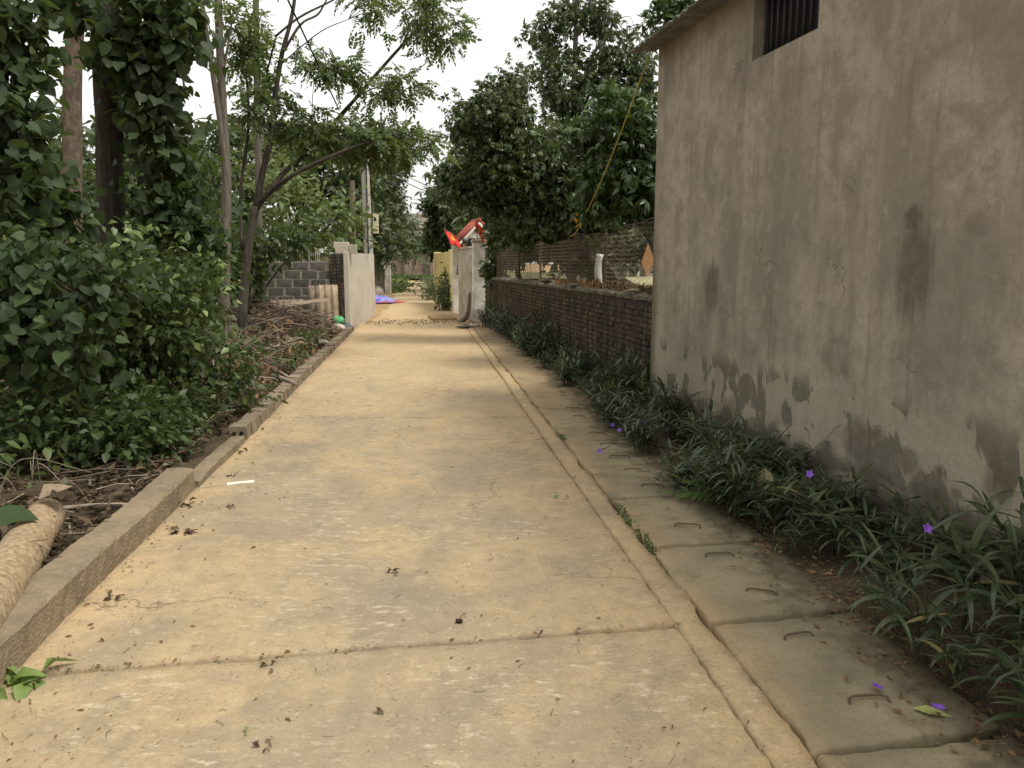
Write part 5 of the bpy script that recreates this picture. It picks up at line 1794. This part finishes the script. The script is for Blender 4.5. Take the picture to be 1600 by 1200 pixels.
def put(protos, loc, sc, label, group, zs=1.0):
    p = random.choice(protos)
    o = copy_tree(p)
    o.location = loc
    o.rotation_euler = (R(-.1, .1), R(-.12, .02), R(0, 6.28))
    v = R(.72, 1.18)
    hz = zs * R(.85, 1.15)
    o.scale = (sc * v, sc * v, sc * v * hz)
    o['label'] = label
    o['group'] = group
    plants.append(o)
    return o


def hwall(y): return 3.256 - .2 * y


y = 2.15
k = 0
while y < 8.5:
    near = y < 4.5
    inner, w = lane_r(y) + (.84 if y < 4.6 else .74), hwall(y)
    for row, nm in enumerate(('front', 'middle', 'back') if y < 5.2 else ('front', 'back')):
        f = (.06, .42, .8)[row] if y < 5.2 else (.05, .7)[row]
        if nm != 'back' and math.sin(y * 2.9 + row) < -.8: continue
        if not near and nm == 'back' and R(0, 1) < .2: continue
        rowtxt = {'front': 'at the drain cover edge', 'middle': 'between drain covers and house wall', 'back': 'close against the stained house wall'}[nm]
        put(near_p if near else mid_p, (inner + (w - inner) * f + R(-.04, .04), y + R(-.06, .06), 0), R(.85, 1.15) * (1.05 if row else .85),
            'dark narrow leaved plant %s, %s from the nearest end' % (rowtxt, ORD[k]), 'narrow leaved plants along the house wall', 1.05 if y < 3.4 else (.85 if nm == 'front' else .6))
    y += .29 if near else .34
    k += 1
y, k = 8.9, 0
while y < 20.6:
    inner, w = lane_r(y) + .8, wall_x(y) - .02
    put(mid_p, (w - R(.12, .25), y, 0), R(.85, 1.15) * (1.2 if 12 < y < 18 else .95), 'dark narrow leaved plant against the brick wall, %s beyond the house corner' % ORD[k],
        'narrow leaved plants along the brick wall')
    if R(0, 1) < .85:
        put(mid_p, (max(inner - .05, w - R(.42, .62)), y + R(-.1, .1), 0), R(.7, .9), 'low narrow leaved plant leaning out over the drain, %s beyond the house corner' % ORD[k], 'low plants leaning over the drain')
    y += .58
    k += 1
for p in near_p + mid_p:
    for ch in list(p.children): bpy.data.objects.remove(ch)
    bpy.data.objects.remove(p)

# purple flowers
fv, ff = [], []
for k in range(5):
    a = k * 2 * math.pi / 5
    v, f = leaf_tpl(.42, .05, -.2)
    v = v @ rotm((0, -.45, a)).T
    ff.append(f + len(fv) * 7); fv.append(v)
fl_me = fast_mesh('flower', np.vstack(fv), np.vstack(ff), M['petal'])


def flower_on(px, py, Y):
    w = P(px, py, Y)
    best = min(plants, key=lambda o: (o.location.x - w.x) ** 2 + (o.location.y - w.y) ** 2)
    bm = Matrix.LocRotScale(best.location, best.rotation_euler, best.scale).inverted()
    o = link('flower', fl_me, best)
    o.matrix_parent_inverse = bm
    o.location = w
    o.rotation_euler = (math.radians(60), R(-.3, .3), R(-.6, .3))
    o.scale = (.024,) * 3
    mb = MB()
    b0 = Vector((best.location.x, best.location.y, .05))
    q = spline([(*b0, .004), (*((b0 + w) / 2 + Vector((-.02, 0, .06))), .0035), (*(w - Vector((0, -.008, .004))), .0025)], 5)
    mb.tube([tuple(r[:3]) for r in q], [r[3] for r in q], 5, cap=False)
    s = mb.build('flower_stalk', M['stem'], best, True)
    s.matrix_parent_inverse = bm


for f in [(1265, 741, 4.1), (1448, 826, 3.0), (1003, 662, 6.6), (968, 672, 6.7), (937, 704, 6.4), (957, 664, 7.0)]: flower_on(*f)


def fallen(name, label, px, py, me, sc, z=.03):
    o = link(name, me)
    o.location = G(px, py, z); o.scale = (sc,) * 3; o.rotation_euler = (R(-.4, .4), R(-.4, .4), R(0, 6))
    return tag(o, label, 'flower')


fallen('fallen_flower', 'fallen purple flower lying alone on the bare drain cover', 1370, 1074, fl_me, .028)
fallen('fallen_flower', 'fallen purple flower lying beside the yellow green leaf', 1466, 1107, fl_me, .03, .05)
one_leaf('yellow_green_leaf', 'broad yellow green fallen leaf on the nearest drain cover by the plants', 'leaf', G(1425, 1106, .02), -.35, .13, M['yellow_leaf'], T_BROAD, (.1, 0), (1, .75, .6))


def fern(label, loc, n, L, lean, seed):
    rr = random.Random(seed)
    t = thing('fern', label, 'fern', loc)
    v, f = T_FERN
    for k in range(n):
        a = lean[0] + rr.uniform(-lean[1], lean[1])
        o = inst('frond', fast_mesh('frond', v, f, M['fern']), t, (0, 0, .05), (rr.uniform(-.2, .2), -rr.uniform(.25, .8), a), L * rr.uniform(.8, 1.1))
        mb = MB(); mb.tube([(0, 0, 0), (.5, 0, -.03), (1, 0, -.25)], .008, 4); mb.build('midrib', M['stem'], o)
    return t


fern('bright green fern frond reaching out over the drain cover', G(1160, 790), 3, .42, (2.9, .3), 3)
fern('green fern growing upright at the house corner beside the brick wall', (1.38, 8.55, .1), 6, .42, (2.4, 1.4), 8)
bl = thing('broad_leaved_plant', 'low plant with broad pointed leaves beside the bright fern', 'plant', G(1190, 815))
for k, (a, e, s) in enumerate([(3.0, .35, .27), (2.3, .6, .25), (3.7, .2, .26), (1.2, .8, .22), (4.8, .4, .2)]):
    v, f = leaf_tpl(.26, .06, -.25)
    inst('leaf', fast_mesh('leaf', v, f, M['ruellia_obj']), bl, (.02 * math.cos(a), .02 * math.sin(a), .12 + .02 * k), (0, -e, a), s)
mb = MB()
for k in range(5): mb.tube([(0, 0, -.02), (.01 * k, 0, .06), (.02 * math.cos(k), .02 * math.sin(k), .13 + .02 * k)], .005, 4)
mb.build('stem', M['stem'], bl, True)

dp = thing('pointed_leaf_plant', 'taller plant with broad upright pointed leaves in front of the plaster wall', 'plant', (1.98, 3.25, 0))
dv, df = lance_tpl(7, .1, .25)
dme = fast_mesh('leaf', dv, df, M['ruellia_obj'])
for (h0, n0, ph) in ((.36, 7, 0), (.24, 6, .5)):
    for k in range(n0):
        inst('leaf', dme, dp, (R(-.02, .02), R(-.02, .02), h0 + R(-.05, .03)), (R(-.2, .2), -R(.1, .95) if k else -1.35, ph + k * 6.28 / n0 + R(-.2, .2)), R(.2, .3))
mb = MB(); mb.tube([(0, 0, -.02), (.01, 0, .2), (0, .01, .38)], [.009, .007, .005], 6); mb.build('stem', M['stem'], dp, True)

# weeds in the crack beside the drain covers
for (py, L, lab) in [(686, .25, 'tuft of green weeds in the crack by a far drain cover'), (825, .9, 'line of mossy weeds along the crack between lane edging and drain covers')]:
    px = {686: 850, 825: 968}[py]
    c = G(px, py)
    n = int(240 * L)
    yy = c.y + (RS.rand(n) - .5) * L
    pos = np.stack([lane_r(0) - .114 * yy + .172 + RS.normal(size=n) * .012, yy, .0 + .012 * RS.rand(n)], 1)
    V, F = cloud(T_BROAD, pos, RS.normal(size=(n, 3)) + np.array([0, 0, .4]), RS.normal(size=(n, 3)) * .6 + np.array([0, 0, 1]), .015 + .025 * RS.rand(n))
    tag(link('crack_weeds', fast_mesh('crack_weeds', V, F, M['weed'])), lab, 'weeds', kind='stuff')

# dead leaf crumbs at the plant foot
n = 2600
yy = 1.6 + RS.rand(n) * 8
xx = lane_r(0) - .114 * yy + .88 + RS.normal(size=n) * .14
pos = np.stack([xx, yy, .018 + .008 * RS.rand(n)], 1)
V, F = cloud(T_MED, pos, RS.normal(size=(n, 3)) * np.array([1, 1, .15]), RS.normal(size=(n, 3)) * .3 + np.array([0, 0, 1]), .012 + .035 * RS.rand(n) ** 2)
tag(link('leaf_crumbs', fast_mesh('leaf_crumbs', V, F, M['dry'])), 'brown leaf crumbs on the drain covers at the foot of the plants', 'leaf litter', kind='stuff')

# ------------------------------------------------------------------ litter on the lane
n = 1500
yy = 1.7 + 14 * RS.rand(n) ** 1.6
xx = -1.6 - .115 * yy + 2.75 * RS.rand(n)
edge = RS.rand(n) < .45
xx = np.where(edge, -1.63 - .115 * yy + np.abs(RS.normal(size=n)) * .28, xx)
jn = RS.rand(n) < .16
yy = np.where(jn, 3.12 + .165 * (xx + .5) + RS.normal(size=n) * .014, yy)
pos = np.stack([xx, yy, np.full(n, .006)], 1)
V, F = cloud(T_MED, pos, RS.normal(size=(n, 3)) * np.array([1, 1, .12]), RS.normal(size=(n, 3)) * .35 + np.array([0, 0, 1]), .008 + .03 * RS.rand(n) ** 3)
tag(link('lane_crumbs', fast_mesh('lane_crumbs', V, F, M['dry'])), 'tiny leaf crumbs scattered over the concrete lane', 'leaf litter', kind='stuff')
mb = MB()
for k in range(200):
    y = 1.8 + 9 * R(0, 1) ** 1.6; x = lane_l(y) + 2.7 * R(0, 1)
    a = R(0, 6.28); L = R(.015, .06)
    p = Vector((x, y, .006)); d = Vector((math.cos(a), math.sin(a), 0))
    mb.tube([p, p + d * L * .5 + Vector((-d.y, d.x, 0)) * R(-.01, .01) + Vector((0, 0, .003)), p + d * L], R(.0006, .0014), 3, cap=False)
tag(mb.build('lane_twigs', M['twig']), 'tiny twigs and straws scattered over the concrete lane', 'twigs', kind='stuff')


def leaf_heap(label, px, py, n, sz, rad, mat='dry_obj', name='dry_leaf_clump', z=.01, cat='leaf clump'):
    t = thing(name, label, cat, G(px, py))
    for k in range(n):
        v, f = T_BROAD
        o = inst('leaf', leaf_clump_me[mat][k % 2], t, (R(-rad, rad), R(-rad, rad) * .8, z + R(0, .014)), (R(-.6, .6), R(-.6, .6), R(0, 6.28)), sz * R(.7, 1.2))
    return t


leaf_clump_me = {}
for m_ in ('dry_obj', 'green_cut', 'cardboard'):
    leaf_clump_me[m_] = []
    for q in (1, 2.4):
        v, f = leaf_tpl(.28, .09 * q, -.2 * q)
        leaf_clump_me[m_].append(fast_mesh('leaf', v, f, M[m_]))
for a in [('largest dark curled leaf clump on the lane beside the concrete kerb', 292, 832, 7, .06, .05), ('small brown leaf pair just left of the largest clump', 268, 830, 3, .04, .03), ('scatter of brown leaves at the kerb end gap', 300, 790, 9, .05, .09),
          ('brown leaf clump on the lane nearest the low kerb edge', 372, 706, 5, .06, .06), ('brown curled leaf on the lane just above the white paper scrap', 362, 744, 4, .05, .04), ('dark leaf with a green edge left of the paper scrap', 359, 795, 4, .045, .03),
          ('single brown crumpled leaf clump on the lane beside the long concrete kerb', 177, 937, 5, .04, .025), ('flat brown leaf clump lying in the nearest lane joint', 415, 1044, 6, .035, .04), ('small brown leaf clump in the middle of the lane', 617, 896, 5, .035, .025),
          ('small frayed brown clump near the bottom middle of the lane', 592, 1114, 4, .03, .02), ('light brown crumbs at the bottom left of the lane', 408, 1166, 6, .025, .04), ('brown leaves along the lane edge by the first kerb bricks', 395, 672, 7, .05, .09)]:
    leaf_heap(*a)
leaf_heap('small green leaf scrap on the right side of the lane', 877, 778, 3, .05, .02, 'green_cut', 'green_leaf_scrap')
leaf_heap('tiny green leaf bit at the bottom of the lane', 386, 1150, 2, .03, .012, 'green_cut', 'green_leaf_scrap')
leaf_heap('bunch of wilted green cut leaves on the lane at the left edge', 14, 1072, 26, .1, .09, 'green_cut', 'cut_leaves', .015)
pp = thing('paper_scrap', 'white rectangular paper scrap lying on the lane', 'paper', G(375, 755), .35)
mb = MB()
mb.add([(-.09, -.03, .004), (.0, -.032, .007), (.1, -.028, .004), (.1, .028, .009), (.0, .03, .006), (-.09, .032, .005)] + [(-.09, -.03, .002), (.0, -.032, .005), (.1, -.028, .002), (.1, .028, .007), (.0, .03, .004), (-.09, .032, .003)],
       [(0, 1, 4, 5), (1, 2, 3, 4), (11, 10, 7, 6), (10, 9, 8, 7), (0, 6, 7, 1), (1, 7, 8, 2), (2, 8, 9, 3), (3, 9, 10, 4), (4, 10, 11, 5), (5, 11, 6, 0)])
mb.build('sheet', M['paper'], pp)
bt = thing('berry_twig', 'two dark berries on a thin twig lying on the lane', 'berries', G(717, 974))
for k, x in enumerate((-.006, .008)):
    b = MB()
    b.tube([(x, 0, .0), (x, 0, .004), (x, 0, .012), (x, 0, .02), (x, 0, .023)], [.002, .008, .0105, .007, .002], 8); b.build('berry', M['char'], bt, True)
mb = MB(); mb.tube([(0, .005, .012), (.005, .04, .01), (.012, .07, .012), (.028, .095, .006)], .0018, 4); mb.build('twig', M['twig'], bt, True)
